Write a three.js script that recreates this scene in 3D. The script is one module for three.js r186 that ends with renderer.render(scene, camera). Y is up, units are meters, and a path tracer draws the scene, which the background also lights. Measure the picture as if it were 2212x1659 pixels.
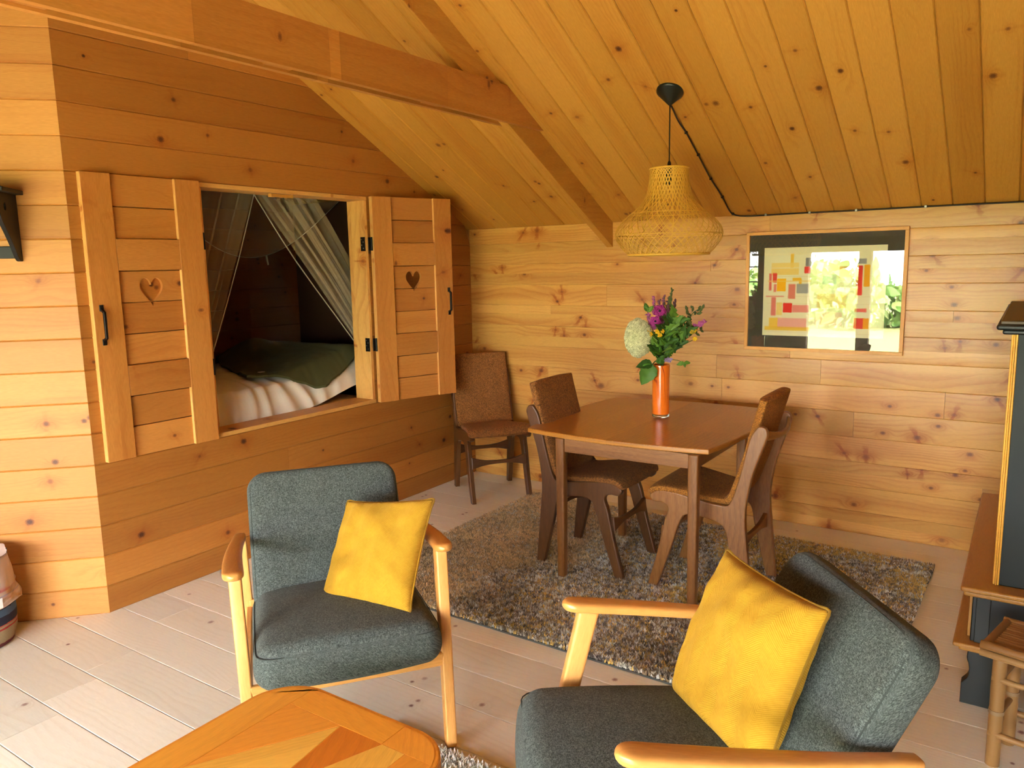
import * as THREE from 'three';
import { RoundedBoxGeometry } from 'three/addons/geometries/RoundedBoxGeometry.js';
import { mergeGeometries } from 'three/addons/utils/BufferGeometryUtils.js';

// ------------------------------------------------------------------ camera, sky, sun, exposure
// world: x along the back wall (from the box-bed wall), y up, z from the back wall towards the room; metres
const scene = new THREE.Scene();
const camera = new THREE.PerspectiveCamera(52.93, 2212 / 1659, 0.05, 200);
camera.position.set(3.4173, 1.5393, 4.5546);
camera.rotation.order = 'YXZ';
camera.rotation.set(THREE.MathUtils.degToRad(-8.7368), THREE.MathUtils.degToRad(34.0035), THREE.MathUtils.degToRad(-1.1609));
scene.add(camera);
const renderer = new THREE.WebGLRenderer({ antialias: true });
renderer.toneMapping = THREE.LinearToneMapping;
renderer.toneMappingExposure = 3.3;
renderer.shadowMap.enabled = true;
scene.background = new THREE.Color().setRGB(12.5, 12.9, 13.4);
const sun = new THREE.DirectionalLight(new THREE.Color().setRGB(1, 0.95, 0.86), 26);
sun.position.set(-2, 12, -5);
sun.target.position.set(1.5, 0, 8);
sun.castShadow = true;
Object.assign(sun.shadow.camera, { left: -14, right: 14, top: 14, bottom: -14, near: 0.5, far: 50 });
sun.shadow.mapSize.set(2048, 2048);
scene.add(sun, sun.target);

// ------------------------------------------------------------------ helpers
const V = (x, y, z) => new THREE.Vector3(x, y, z);
const R = THREE.MathUtils.degToRad;
const lerp = (a, b, t) => a + (b - a) * t, clamp = (x, a, b) => Math.min(b, Math.max(a, x));
const smooth = (a, b, x) => { const t = clamp((x - a) / (b - a), 0, 1); return t * t * (3 - 2 * t); };
function rng(seed) { let s = seed | 0; return () => { s = (s + 0x6d2b79f5) | 0; let t = Math.imul(s ^ (s >>> 15), 1 | s); t = (t + Math.imul(t ^ (t >>> 7), 61 | t)) ^ t; return ((t ^ (t >>> 14)) >>> 0) / 4294967296; }; }
const hash = (x, y, s) => { let h = Math.imul(x, 374761393) ^ Math.imul(y, 668265263) ^ Math.imul(s, 974634777); h = Math.imul(h ^ (h >>> 13), 1274126177); return ((h ^ (h >>> 16)) >>> 0) / 4294967296; };
function noise(x, y, s = 0, px = 0) {           // value noise -1..1, period px in x
  const x0 = Math.floor(x), y0 = Math.floor(y), fx = x - x0, fy = y - y0, u = fx * fx * (3 - 2 * fx), v = fy * fy * (3 - 2 * fy);
  const w = (i) => (px ? ((i % px) + px) % px : i);
  const a = hash(w(x0), y0, s), b = hash(w(x0 + 1), y0, s), c = hash(w(x0), y0 + 1, s), d = hash(w(x0 + 1), y0 + 1, s);
  return (lerp(lerp(a, b, u), lerp(c, d, u), v)) * 2 - 1;
}
function dataTex(w, h, fn, srgb = true) {
  const d = new Uint8Array(w * h * 4), o = [0, 0, 0];
  for (let y = 0; y < h; y++) for (let x = 0; x < w; x++) { fn(x, y, o); const i = (y * w + x) * 4; d[i] = clamp(o[0], 0, 255); d[i + 1] = clamp(o[1], 0, 255); d[i + 2] = clamp(o[2], 0, 255); d[i + 3] = 255; }
  const t = new THREE.DataTexture(d, w, h); t.magFilter = THREE.LinearFilter; t.minFilter = THREE.LinearMipmapLinearFilter; t.generateMipmaps = true;
  t.wrapS = t.wrapT = THREE.RepeatWrapping; if (srgb) t.colorSpace = THREE.SRGBColorSpace; t.needsUpdate = true; return t;
}
const names = new Map();
function numbered(n) { const k = names.get(n) ?? 0; names.set(n, k + 1); return k ? n + '_' + String(k).padStart(3, '0') : n; }
function shade(o) { o.castShadow = true; o.receiveShadow = true; return o; }
function mesh(name, geo, m, parent) { const o = shade(new THREE.Mesh(geo, m)); o.name = numbered(name); (parent ?? scene).add(o); return o; }
function tag(o, label, category, group) { o.userData = { ...o.userData, label, category }; if (group) o.userData.group = group; return o; }
function thing(name, label, category, [x, y, z] = [0, 0, 0], turn = 0, group) {
  const o = new THREE.Group(); o.name = numbered(name); o.position.set(x, y, z); o.rotation.y = turn; scene.add(o); return tag(o, label, category, group);
}
function structure(name) { const o = new THREE.Group(); o.name = name; o.userData.kind = 'structure'; scene.add(o); return o; }
function copyOf(src, name, label, group) {
  const c = src.clone(); c.name = numbered(name); c.traverse((k) => { if (k !== c) k.name = numbered(k.name.replace(/_\d{3}$/, '')); });
  scene.add(c); c.userData = { ...src.userData, label }; if (group) c.userData.group = group; return c;
}
function build(pos, uv, idx) {
  const g = new THREE.BufferGeometry(); g.setAttribute('position', new THREE.Float32BufferAttribute(pos, 3)); g.setAttribute('uv', new THREE.Float32BufferAttribute(uv, 2));
  if (idx) g.setIndex(idx); g.computeVertexNormals(); return g;
}
function boxUV(g, s = 1, ox = 0, oy = 0, longAxis = 'x') {        // uv in metres from the dominant normal; grain along longAxis
  g = g.index ? g.toNonIndexed() : g; const p = g.attributes.position, n = g.attributes.normal, uv = [];
  for (let i = 0; i < p.count; i++) {
    const P = { x: p.getX(i), y: p.getY(i), z: p.getZ(i) }, N = { x: Math.abs(n.getX(i)), y: Math.abs(n.getY(i)), z: Math.abs(n.getZ(i)) };
    const rest = ['x', 'y', 'z'].filter((k) => k !== longAxis), other = N[rest[0]] > N[rest[1]] ? rest[1] : rest[0];
    uv.push(P[longAxis] * s + ox, P[other] * s + oy);
  }
  g.setAttribute('uv', new THREE.Float32BufferAttribute(uv, 2)); return g;
}
function rbox(w, h, d, r = 0.004, seg = 2) { return new RoundedBoxGeometry(w, h, d, seg, Math.min(r, w / 2.01, h / 2.01, d / 2.01)); }
const moved = (g, x, y, z) => g.translate(x, y, z);
function beam(a, b, wx, wy, r = 0.004, up = V(0, 1, 0)) {         // rounded bar from a to b; local y long
  const d = b.clone().sub(a), L = d.length(), g = boxUV(rbox(wx, L, wy, r), 1, 0, 0, 'y');
  const y = d.normalize(), z = up.clone().sub(y.clone().multiplyScalar(up.dot(y))); if (z.lengthSq() < 1e-6) z.set(0, 0, 1); z.normalize();
  const x = y.clone().cross(z).normalize();
  return g.applyMatrix4(new THREE.Matrix4().makeBasis(x, y, z).setPosition(a.clone().add(b).multiplyScalar(0.5)));
}
function taperBar(a, b, wa, da, wb, db, n = 14, sq = 0.35) {      // superellipse section, a at t=0, b at t=1, vertical-ish
  return sweep([a, a.clone().lerp(b, 0.02), a.clone().lerp(b, 0.5), a.clone().lerp(b, 0.98), b], (t) => lerp(wa, wb, t) / 2, (t) => lerp(da, db, t) / 2, V(0, 0, 1), n, sq, 0.985);
}
// sweep a superellipse section along points; half-widths hw(t) along side, hd(t) along normal
function sweep(points, hw, hd, normalHint, ring = 16, sq = 0.4, capIn = 0.9, uvS = 1) {
  const n = points.length, P = [], U = [], I = []; let len = 0;
  for (let i = 0; i < n; i++) {
    const t = i / (n - 1), a = points[Math.max(0, i - 1)], b = points[Math.min(n - 1, i + 1)], T = b.clone().sub(a).normalize();
    if (i) len += points[i].distanceTo(points[i - 1]);
    const N = normalHint.clone().sub(T.clone().multiplyScalar(normalHint.dot(T))).normalize(), S = T.clone().cross(N).normalize();
    const w = hw(t), d = hd(t), e = (i === 0 || i === n - 1) ? capIn : 1;
    for (let j = 0; j <= ring; j++) {
      const q = (j / ring) * Math.PI * 2, c = Math.cos(q), s = Math.sin(q), pc = Math.sign(c) * Math.pow(Math.abs(c), sq), ps = Math.sign(s) * Math.pow(Math.abs(s), sq);
      const v = points[i].clone().addScaledVector(S, pc * w * e).addScaledVector(N, ps * d * e); P.push(v.x, v.y, v.z); U.push(len * uvS, (pc * w + ps * d) * uvS);
    }
  }
  const k = ring + 1;
  for (let i = 0; i < n - 1; i++) for (let j = 0; j < ring; j++) { const a = i * k + j, b = a + k; I.push(a, b, a + 1, a + 1, b, b + 1); }
  for (const end of [0, n - 1]) {
    const c = P.length / 3; P.push(points[end].x, points[end].y, points[end].z); U.push(0, 0); const o = end * k;
    for (let j = 0; j < ring; j++) end ? I.push(c, o + j + 1, o + j) : I.push(c, o + j, o + j + 1);
  }
  // outward winding check is left to double-sided materials; normals are computed from faces
  const g = build(P, U, I); return orient(g);
}
function orient(g) {             // flips the faces of a closed surface if its volume is negative
  const p = g.attributes.position, I = g.index.array; let vol = 0; const a = V(), b = V(), c = V();
  for (let i = 0; i < I.length; i += 3) { a.fromBufferAttribute(p, I[i]); b.fromBufferAttribute(p, I[i + 1]); c.fromBufferAttribute(p, I[i + 2]); vol += a.dot(b.clone().cross(c)); }
  if (vol < 0) { const J = Array.from(I); for (let i = 0; i < J.length; i += 3) [J[i + 1], J[i + 2]] = [J[i + 2], J[i + 1]]; g.setIndex(J); g.computeVertexNormals(); }
  return g;
}
function tube(points, r, seg = 24, rad = 8, closed = false) { return new THREE.TubeGeometry(new THREE.CatmullRomCurve3(points, closed), seg, r, rad, closed); }
function extrude(shape, depth, bevel = 0.003, seg = 2, curve = 12) {
  return new THREE.ExtrudeGeometry(shape, { depth: depth - 2 * bevel, bevelEnabled: bevel > 0, bevelSize: bevel, bevelThickness: bevel, bevelSegments: seg, curveSegments: curve }).translate(0, 0, bevel);
}
// one soft upholstered block: plane corner radius rc, edge radius re, crown puff on +z
function puffBox(w, h, d, rc, re, puff, nx = 36, nz = 8, bulge = 0) {
  const g = new THREE.BoxGeometry(w, h, d, nx, nx, nz), p = g.attributes.position, hw = w / 2 - rc, hh = h / 2 - rc, uv = [];
  for (let i = 0; i < p.count; i++) {
    let x = p.getX(i), y = p.getY(i), z = p.getZ(i); const face = Math.abs(z) > d / 2 - 1e-6;
    const ix = clamp(x, -hw, hw), iy = clamp(y, -hh, hh); let dx = x - ix, dy = y - iy; const m = Math.max(Math.abs(dx), Math.abs(dy));
    let nxv, nyv, dist;
    if (m > 1e-9) { const l = Math.hypot(dx, dy); nxv = dx / l; nyv = dy / l; x = ix + nxv * m; y = iy + nyv * m; dist = rc - m; }
    else { const ax = w / 2 - Math.abs(x), ay = h / 2 - Math.abs(y); dist = Math.min(ax, ay); if (ax < ay) { nxv = Math.sign(x); nyv = 0; } else { nxv = 0; nyv = Math.sign(y); } }
    const sgn = Math.sign(z) || 1; let a, b;
    if (face) { a = clamp(dist / re, 0, 1); if (a < 1) { const f = Math.PI / 4 * (1 + a), inset = re * (1 - Math.cos(f)), drop = re * (1 - Math.sin(f)); x -= nxv * (inset - dist); y -= nyv * (inset - dist); z = sgn * (d / 2 - drop); } }
    else { b = clamp((d / 2 - Math.abs(z)) / re, 0, 1); if (b < 1) { const f = Math.PI / 4 * (1 - b), inset = re * (1 - Math.cos(f)), drop = re * (1 - Math.sin(f)); x -= nxv * inset; y -= nyv * inset; z = sgn * (d / 2 - drop); } }
    const cr = Math.max(0, 1 - (x / (w / 2)) ** 2) * Math.max(0, 1 - (y / (h / 2)) ** 2);
    if (z > 0) z += puff * Math.sqrt(cr) * (z / (d / 2));
    if (bulge) { y += bulge * (1 - (x / (w / 2)) ** 2) * smooth(0, -h / 2, y) * -1; }
    p.setXYZ(i, x, y, z); uv.push(x + (face ? 0 : z), y + (face ? 0 : z));
  }
  g.setAttribute('uv', new THREE.Float32BufferAttribute(uv, 2));
  return weld(g);
}
function weld(g) {               // smooth normals across the seams of a box grid, uv kept
  g.computeVertexNormals(); const p = g.attributes.position, n = g.attributes.normal, m = new Map();
  for (let i = 0; i < p.count; i++) { const k = [p.getX(i), p.getY(i), p.getZ(i)].map((v) => Math.round(v * 2e4)).join(); if (!m.has(k)) m.set(k, []); m.get(k).push(i); }
  for (const l of m.values()) if (l.length > 1) { let x = 0, y = 0, z = 0; for (const i of l) { x += n.getX(i); y += n.getY(i); z += n.getZ(i); } const q = Math.hypot(x, y, z) || 1; for (const i of l) n.setXYZ(i, x / q, y / q, z / q); }
  return g;
}

// ------------------------------------------------------------------ materials
const MOD = 0.1419;              // the board module of the cabin
// pine boards: nb strips of MOD height, 2.27 m long
function woodTex(w, h, nb, seed, light, dark, knotCol, { knots = 4, rings = 7, contrast = 0.55, fibre = 7, len = 2.27, halo = 0.5, kr = [0.004, 0.010], blotch = 0.25, flameK = 0.25 } = {}) {
  const r = rng(seed), K = [], S = [];
  for (let b = 0; b < nb; b++) { const l = []; const n = Math.round(knots * (0.5 + r())); for (let i = 0; i < n; i++) l.push({ x: r() * len, y: (0.12 + 0.76 * r()) * MOD, r: lerp(kr[0], kr[1], r() * r()), d: 0.35 + 0.65 * r(), f: r() < 0.45 ? 1 : 0, s: (r() - 0.5) * 1.6 }); K.push(l); S.push({ k: rings * (0.6 + 0.9 * r()), c: r() * 0.6 - 0.3, ph: r() * 9, br: (r() - 0.5) * 16 }); }
  return dataTex(w, h, (px, py, o) => {
    const b = Math.floor(py / h * nb), yy = (py / h * nb - b), x = px / w * len, y = yy * MOD, s = S[b];
    let warp = 1.4 * noise(x * 2.203, yy * 1.6 + b * 7, seed + 1, 5) + 0.35 * noise(x * 8.81, yy * 3 + b * 7, seed + 2, 20), halo_ = 0, core = 0, ring = 0, flame = 0;
    for (const k of K[b]) {
      let dx = Math.abs(x - k.x); if (dx > len / 2) dx = len - dx; const dy = y - k.y; if (k.f) { const sx = (x - k.x) - k.s * dy, wd = k.r * (0.7 + 0.35 * Math.abs(dy) / k.r); flame = Math.max(flame, smooth(1, 0.2, Math.abs(sx) / wd + 0.35 * noise(x * 60, y * 90, seed + 12)) * smooth(0.075, 0.03, Math.abs(dy))); } if (dx > 14 * k.r) continue;
      const e = (dx / (4.5 * k.r)) ** 2 + (dy / (2.4 * k.r)) ** 2; if (e > 9) continue;
      const g = Math.exp(-e); warp += 2.6 * g; halo_ = Math.max(halo_, Math.exp(-e * 0.6) * (k.f ? 1 : 0.6));
      const d = Math.hypot(dx * 0.8, dy) / k.r * (1 + 0.2 * noise(dx * 500, dy * 500, seed + 9));
      core = Math.max(core, smooth(1.1, 0.65, d) * k.d); ring = Math.max(ring, smooth(0.5, 0, Math.abs(d - 1.05)) * 0.55 * k.d);
    }
    const q = (yy + s.c) * s.k + warp + s.ph, f = q - Math.floor(q), late = smooth(0.35, 0.92, f) * smooth(1.0, 0.94, f);
    const fib = noise(px * 0.07, py * 1.7, seed + 4, Math.round(w * 0.07)), bl = noise(x * 1.322, yy * 2 + b * 11, seed + 6, 3);
    const m = clamp(contrast * late * (0.55 + 0.45 * noise(x * 4.405, q * 0.5, seed + 5, 10)) + blotch * bl + halo * halo_ + flameK * flame, 0, 1.3), c = Math.max(core, ring);
    for (let i = 0; i < 3; i++) o[i] = lerp(lerp(light[i], dark[i], m), knotCol[i], c) + fib * fibre + s.br;
  });
}
const std = (o) => new THREE.MeshStandardMaterial({ roughness: 0.6, ...o });
const phys = (o) => new THREE.MeshPhysicalMaterial({ roughness: 0.5, ...o });
const tint = (r, g, b) => new THREE.Color().setRGB(r, g, b);
const pineTex = woodTex(2048, 1024, 8, 11, [230, 172, 92], [202, 130, 56], [100, 52, 26], { knots: 4, rings: 6, contrast: 0.34, blotch: 0.36, fibre: 8, kr: [0.005, 0.013], halo: 0.6 });
const pineWild = woodTex(2048, 1024, 8, 47, [234, 184, 112], [196, 124, 60], [112, 62, 34], { knots: 5, rings: 6, halo: 0.9, contrast: 0.42, blotch: 0.36, kr: [0.006, 0.016], flameK: 0.75 });
const floorTex = woodTex(2048, 1024, 8, 83, [242, 240, 224], [230, 224, 204], [132, 92, 78], { knots: 3, rings: 8, contrast: 0.5, fibre: 4, halo: 0.3, blotch: 0.15 });
const teakTex = woodTex(1024, 512, 4, 5, [150, 102, 58], [112, 72, 38], [80, 44, 24], { knots: 0, rings: 9, contrast: 0.38, fibre: 10, len: 1.2 });
const beechTex = woodTex(1024, 512, 4, 6, [226, 164, 92], [200, 132, 64], [190, 120, 60], { knots: 0, rings: 9, contrast: 0.32, fibre: 6, len: 1.2 });
const pine = [[1, 1, 1], [0.93, 0.9, 0.86], [1.03, 1.0, 0.95], [0.98, 0.93, 0.86], [0.88, 0.84, 0.78]].map((c) => std({ map: pineTex, color: tint(...c), roughness: 0.5 }));
const wild = [[1, 1, 1], [0.96, 0.93, 0.88], [1.04, 1.02, 1.0], [1.0, 0.92, 0.84], [0.9, 0.85, 0.8]].map((c) => std({ map: pineWild, color: tint(0.88 * (0.3 + 0.7 * c[0]), 0.79 * (0.3 + 0.7 * c[1]), 0.53 * (0.3 + 0.7 * c[2])), roughness: 0.34 }));
const tinted = (l, m, rough = 0.5) => l.map((c) => std({ map: m, color: tint(...c), roughness: rough }));
const bedPine = tinted([[0.60, 0.435, 0.255], [0.55, 0.40, 0.235], [0.64, 0.46, 0.275], [0.52, 0.375, 0.22]], pineTex, 0.55);  // same pine tinted darker: the weak light on this wall put into its colour
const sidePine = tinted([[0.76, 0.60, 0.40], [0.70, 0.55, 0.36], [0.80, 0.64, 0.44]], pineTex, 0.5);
const ceilPine = tinted([[0.80, 0.72, 0.41], [0.75, 0.66, 0.37], [0.86, 0.78, 0.46], [0.77, 0.67, 0.37]], pineTex, 0.55);
const floorM = [[1, 1, 1], [0.97, 0.95, 0.93], [1.02, 1.01, 1], [0.95, 0.92, 0.89]].map((c) => std({ map: floorTex, color: tint(...c), roughness: 0.42 }));
const shellM = std({ color: 0xc88a4a, roughness: 0.6 }), darkWood = std({ color: 0x5c4028, roughness: 0.7 });
const teak = phys({ map: teakTex, color: tint(0.86, 0.76, 0.58), roughness: 0.36, clearcoat: 0.15, clearcoatRoughness: 0.4 });
const teakDark = phys({ map: teakTex, color: tint(0.40, 0.33, 0.24), roughness: 0.38, clearcoat: 0.2, clearcoatRoughness: 0.35 });
const teakPale = phys({ map: teakTex, color: tint(1.02, 0.94, 0.72), roughness: 0.38, clearcoat: 0.15, clearcoatRoughness: 0.4 });
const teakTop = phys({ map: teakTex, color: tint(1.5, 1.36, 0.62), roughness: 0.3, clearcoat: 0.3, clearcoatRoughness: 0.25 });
const beech = phys({ map: beechTex, color: tint(1.0, 0.93, 0.8), roughness: 0.32, clearcoat: 0.3, clearcoatRoughness: 0.25 });
const beechPale = phys({ map: beechTex, color: tint(1.1, 1.08, 1.02), roughness: 0.38 });
const blackM = std({ color: 0x121010, roughness: 0.45, metalness: 0.4 });
const greenPaint = phys({ color: 0x0b1213, roughness: 0.5, clearcoat: 0.2, clearcoatRoughness: 0.4 });
const bluePaint = std({ color: 0x0e1717, roughness: 0.6 });
const steel = std({ color: 0x9a968c, roughness: 0.4, metalness: 0.9 });

// grey heather upholstery
function heather(seed, a, b, amp) {
  return dataTex(512, 512, (x, y, o) => {
    const f = noise(x * 0.25, y * 0.9, seed, 128) * 0.45 + noise(x * 0.9 + 3, y * 0.22, seed + 1, 461) * 0.35 + noise(x * 0.0195, y * 0.0195, seed + 2, 10) * 0.05 + (hash(x, y, seed) - 0.5) * 0.5, t = clamp(0.5 + f * amp, 0, 1);
    for (let i = 0; i < 3; i++) o[i] = lerp(a[i], b[i], t);
  });
}
const scaled = (t, s) => { const c = t.clone(); c.repeat.set(s, s); c.needsUpdate = true; return c; };
const greyTex = heather(3, [40, 45, 42], [112, 120, 114], 0.95);
const weaveBump = dataTex(256, 256, (x, y, o) => { const v = 128 + 60 * Math.sin(x * Math.PI / 4) * Math.sin(y * Math.PI / 4) + 50 * (hash(x, y, 4) - 0.5); o[0] = o[1] = o[2] = v; }, false);
const greyFab = phys({ map: scaled(greyTex, 2.6), bumpMap: scaled(weaveBump, 8), bumpScale: 0.0006, roughness: 0.95, sheen: 0.35, sheenRoughness: 0.6, sheenColor: new THREE.Color(0xa4aca4) });
const greySeam = std({ color: 0x3a403c, roughness: 0.95 });
const tweedTex = heather(9, [78, 44, 16], [186, 120, 52], 0.95);
const tweed = phys({ map: scaled(tweedTex, 2.2), bumpMap: scaled(weaveBump, 5), bumpScale: 0.0014, roughness: 0.95, sheen: 0.3, sheenColor: new THREE.Color(0xc08040), sheenRoughness: 0.6 });
const tweedGold = phys({ map: scaled(tweedTex, 2.2), color: tint(1.3, 1.28, 0.75), bumpMap: scaled(weaveBump, 5), bumpScale: 0.0014, roughness: 0.95, sheen: 0.3, sheenColor: new THREE.Color(0xd09040), sheenRoughness: 0.6 });
// yellow corduroy in a herringbone: colour and relief
const herring = (x, y) => { const c = Math.floor(x / 64), d = (c % 2 ? 1 : -1) * (x % 64), q = (y + d * 0.9) / 8; return 0.5 + 0.5 * Math.sin(q * Math.PI * 2); };
const yellowTex = dataTex(512, 512, (x, y, o) => { const h = herring(x, y) * 0.5 + 0.25 * (noise(x * 0.125, y * 0.125, 6, 64) + 1) * 0.5 + 0.25 * hash(x, y, 2); o[0] = lerp(196, 226, h); o[1] = lerp(142, 172, h); o[2] = lerp(20, 46, h); });
const yellowBump = dataTex(512, 512, (x, y, o) => { o[0] = o[1] = o[2] = 40 + 170 * herring(x, y) + 40 * hash(x, y, 3); }, false);
const yellowFab = phys({ map: scaled(yellowTex, 3), color: tint(0.86, 0.86, 0.8), bumpMap: scaled(yellowBump, 3), bumpScale: 0.0012, roughness: 0.92, sheen: 0.4, sheenColor: new THREE.Color(0xffd860), sheenRoughness: 0.5 });

// ------------------------------------------------------------------ boards
// front face at n = 0, thickness t behind it; u ends may slant between bottom and top
const BR = rng(77);
function board(u0b, u0t, u1b, u1t, v0, v1, t = 0.028, c = 0.003, rowH = MOD, nb = 8, len = 2.27, bulge = 0, cTop = c) {
  const front = [], nf = bulge ? 6 : 1; for (let i = 0; i <= nf; i++) { const s = i / nf * 2 - 1; front.push([lerp(v0 + c, v1 - cTop, i / nf), bulge * (1 - s * s) - bulge, bulge ? 4 * bulge * s / (v1 - v0 - c - cTop) : 0]); }
  const prof = [[v0, -t], [v0, -c - bulge], ...front, [v1, -cTop - bulge], [v1, -t]], n = prof.length, L = (v) => lerp(u0b, u0t, (v - v0) / (v1 - v0)), Q = (v) => lerp(u1b, u1t, (v - v0) / (v1 - v0));
  const pos = [], uv = [], off = BR() * len, row = Math.floor(BR() * nb), flip = BR() < 0.5, shift = BR() * Math.max(0, rowH - (v1 - v0));
  const add = (u, v, m) => { pos.push(u, v, m); let q = clamp((v - v0 + shift) / Math.max(rowH, v1 - v0), 0.004, 0.996); if (flip) q = 1 - q; uv.push((u + off) / len, (row + q) / nb); };
  const quad = (a, b, c2, d) => { for (const p of [a, b, c2, a, c2, d]) add(...p); };
  for (let i = 0; i < n - 1; i++) { const [va, na] = prof[i], [vb, nb2] = prof[i + 1]; quad([L(va), va, na], [Q(va), va, na], [Q(vb), vb, nb2], [L(vb), vb, nb2]); }
  for (const [E, s] of [[L, 0], [Q, 1]]) { const p = prof.map(([v, m]) => [E(v), v, m]); for (let k = 1; k < n - 1; k++) for (const i of s ? [0, k + 1, k] : [0, k, k + 1]) add(...p[i]); }
  const g = build(pos, uv);
  if (bulge) { const N = g.attributes.normal; for (let i = 0; i < nf; i++) { const o = (2 + i) * 6; [0, 0, 1, 0, 1, 1].forEach((e, j) => { const sl = front[i + e][2], l = Math.hypot(sl, 1); N.setXYZ(o + j, 0, sl / l, 1 / l); }); } }
  return g;
}
const pick = (l) => l[Math.floor(BR() * l.length)];
const ROW0 = 0.1277 - MOD;       // the boards' joints on every wall
const EAVE = 1.8, SLOPE = 0.51287, RIDGE_Z = 3.25, DEEP = 6.5, WIDE = 4.2, FAR = 7.5;
const roofAt = (z) => EAVE + SLOPE * (z <= RIDGE_Z ? z : DEEP - z);

// --- floor: white-washed boards along x
const floor = structure('floor'); floor.rotation.x = -Math.PI / 2;
mesh('subfloor', new THREE.BoxGeometry(9.6, 7.0, 0.1).translate(2.9, -3.2, -0.085), shellM, floor);
{
  const FR = rng(5);
  for (let k = -1; k < 34; k++) {
    const z0 = 3.565 - 0.2 * (k - 15) - 0.2, z1 = z0 + 0.2; if (z1 < 0 || z0 > 6.6) continue;
    const joints = [-2]; let x = -2 + 0.6 + FR() * 2.2; if (Math.abs(z0 - 2.765) < 0.02) { joints.push(1.028); x = 3.1; }
    while (x < WIDE - 0.4) { joints.push(x); x += 1.7 + FR() * 1.6; } joints.push(WIDE);
    for (let i = 0; i + 1 < joints.length; i++) mesh('plank', board(joints[i] + 0.0007, joints[i] + 0.0007, joints[i + 1] - 0.0007, joints[i + 1] - 0.0007, -z1 + 0.0012, -z0 - 0.0012, 0.03, 0.0018, 0.2), pick(floorM), floor);
  }
}
// --- the box-bed wall (plane x = 0), opening for the bed
const OP = { z0: 1.04, z1: 2.2, y0: ROW0 + 5 * MOD, y1: ROW0 + 14 * MOD }, EDGE = 2.825;
const wallLeft = structure('wall_left'); wallLeft.rotation.y = Math.PI / 2;       // local x = -z, local z = +x
for (let k = 0; k < 24; k++) {
  const v0 = Math.max(0, ROW0 + k * MOD), v1 = ROW0 + (k + 1) * MOD; if (v1 <= 0) continue;
  const zr = (y) => Math.max(0.001, (y - EAVE) / SLOPE), zb = zr(v0), zt = zr(v1); if (zt > EDGE - 0.05) break;
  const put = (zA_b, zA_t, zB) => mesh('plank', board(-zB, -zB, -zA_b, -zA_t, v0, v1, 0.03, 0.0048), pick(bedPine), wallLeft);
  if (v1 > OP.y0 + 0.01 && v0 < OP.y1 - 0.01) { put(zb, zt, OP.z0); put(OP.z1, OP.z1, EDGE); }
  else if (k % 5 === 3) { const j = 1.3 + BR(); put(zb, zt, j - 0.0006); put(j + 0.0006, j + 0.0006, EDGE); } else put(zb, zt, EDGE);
}
{ // carcass behind the boards, with the hole
  const s = new THREE.Shape([[0.15, 0], [-EDGE, 0], [-EDGE, roofAt(EDGE) + 0.05], [0.15, EAVE + 0.0]].map(([x, y]) => new THREE.Vector2(x, y)));
  s.holes.push(new THREE.Path([[-OP.z0, OP.y0], [-OP.z0, OP.y1], [-OP.z1, OP.y1], [-OP.z1, OP.y0]].map(([x, y]) => new THREE.Vector2(x, y))));
  mesh('carcass', new THREE.ExtrudeGeometry(s, { depth: 0.1, bevelEnabled: false }).translate(0, 0, -0.131), shellM, wallLeft);
}
// --- the lit wall at 45 degrees beyond the corner
const wallSide = structure('wall_corner'); wallSide.position.set(0, 0, EDGE); wallSide.rotation.y = R(45.7);   // local x towards the corner edge
const SIDE = 1.1;
for (let k = 0; k < 24; k++) {
  const v0 = Math.max(0, ROW0 + k * MOD), v1 = ROW0 + (k + 1) * MOD; if (v0 > 3.2) break;
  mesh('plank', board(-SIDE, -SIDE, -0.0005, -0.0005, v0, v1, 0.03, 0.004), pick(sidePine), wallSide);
}
mesh('carcass', new THREE.BoxGeometry(SIDE + 0.02, 3.4, 0.1).translate(-SIDE / 2 - 0.035, 1.7, -0.082), shellM, wallSide);
// --- the back wall (plane z = 0)
const wallBack = structure('wall_back');
{
  const JR = rng(21);
  for (let k = 0; k < 14; k++) {
    const v0 = Math.max(0, ROW0 + k * MOD), v1 = Math.min(EAVE, ROW0 + (k + 1) * MOD); if (v1 <= v0) continue;
const mid = v0 + (v1 - v0) * (0.32 + 0.36 * JR()), strips = v1 - v0 < 0.1 || JR() < 0.4 ? [[v0, v1, 0.0025, 0.0025]] : [[v0, mid, 0.0025, 0.0003], [mid, v1, 0.0003, 0.0025]];   // every log is laminated from two strips
    for (const [a, b, cA, cB] of strips) { let x = 0; while (x < WIDE) { let e = x + (0.55 + JR() * 1.9); if (e > WIDE - 0.35) e = WIDE; mesh('plank', board(x + 0.0005, x + 0.0005, e - 0.0005, e - 0.0005, a, b, 0.03, cA, MOD, 8, 2.27, 0.0003 + 0.0012 * JR() * JR(), cB), pick(wild), wallBack); x = e; } }
  }
  mesh('carcass', new THREE.BoxGeometry(FAR + 1.7, EAVE + 0.1, 0.12).translate(FAR / 2 - 0.8, EAVE / 2, -0.092), shellM, wallBack);
}
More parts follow.
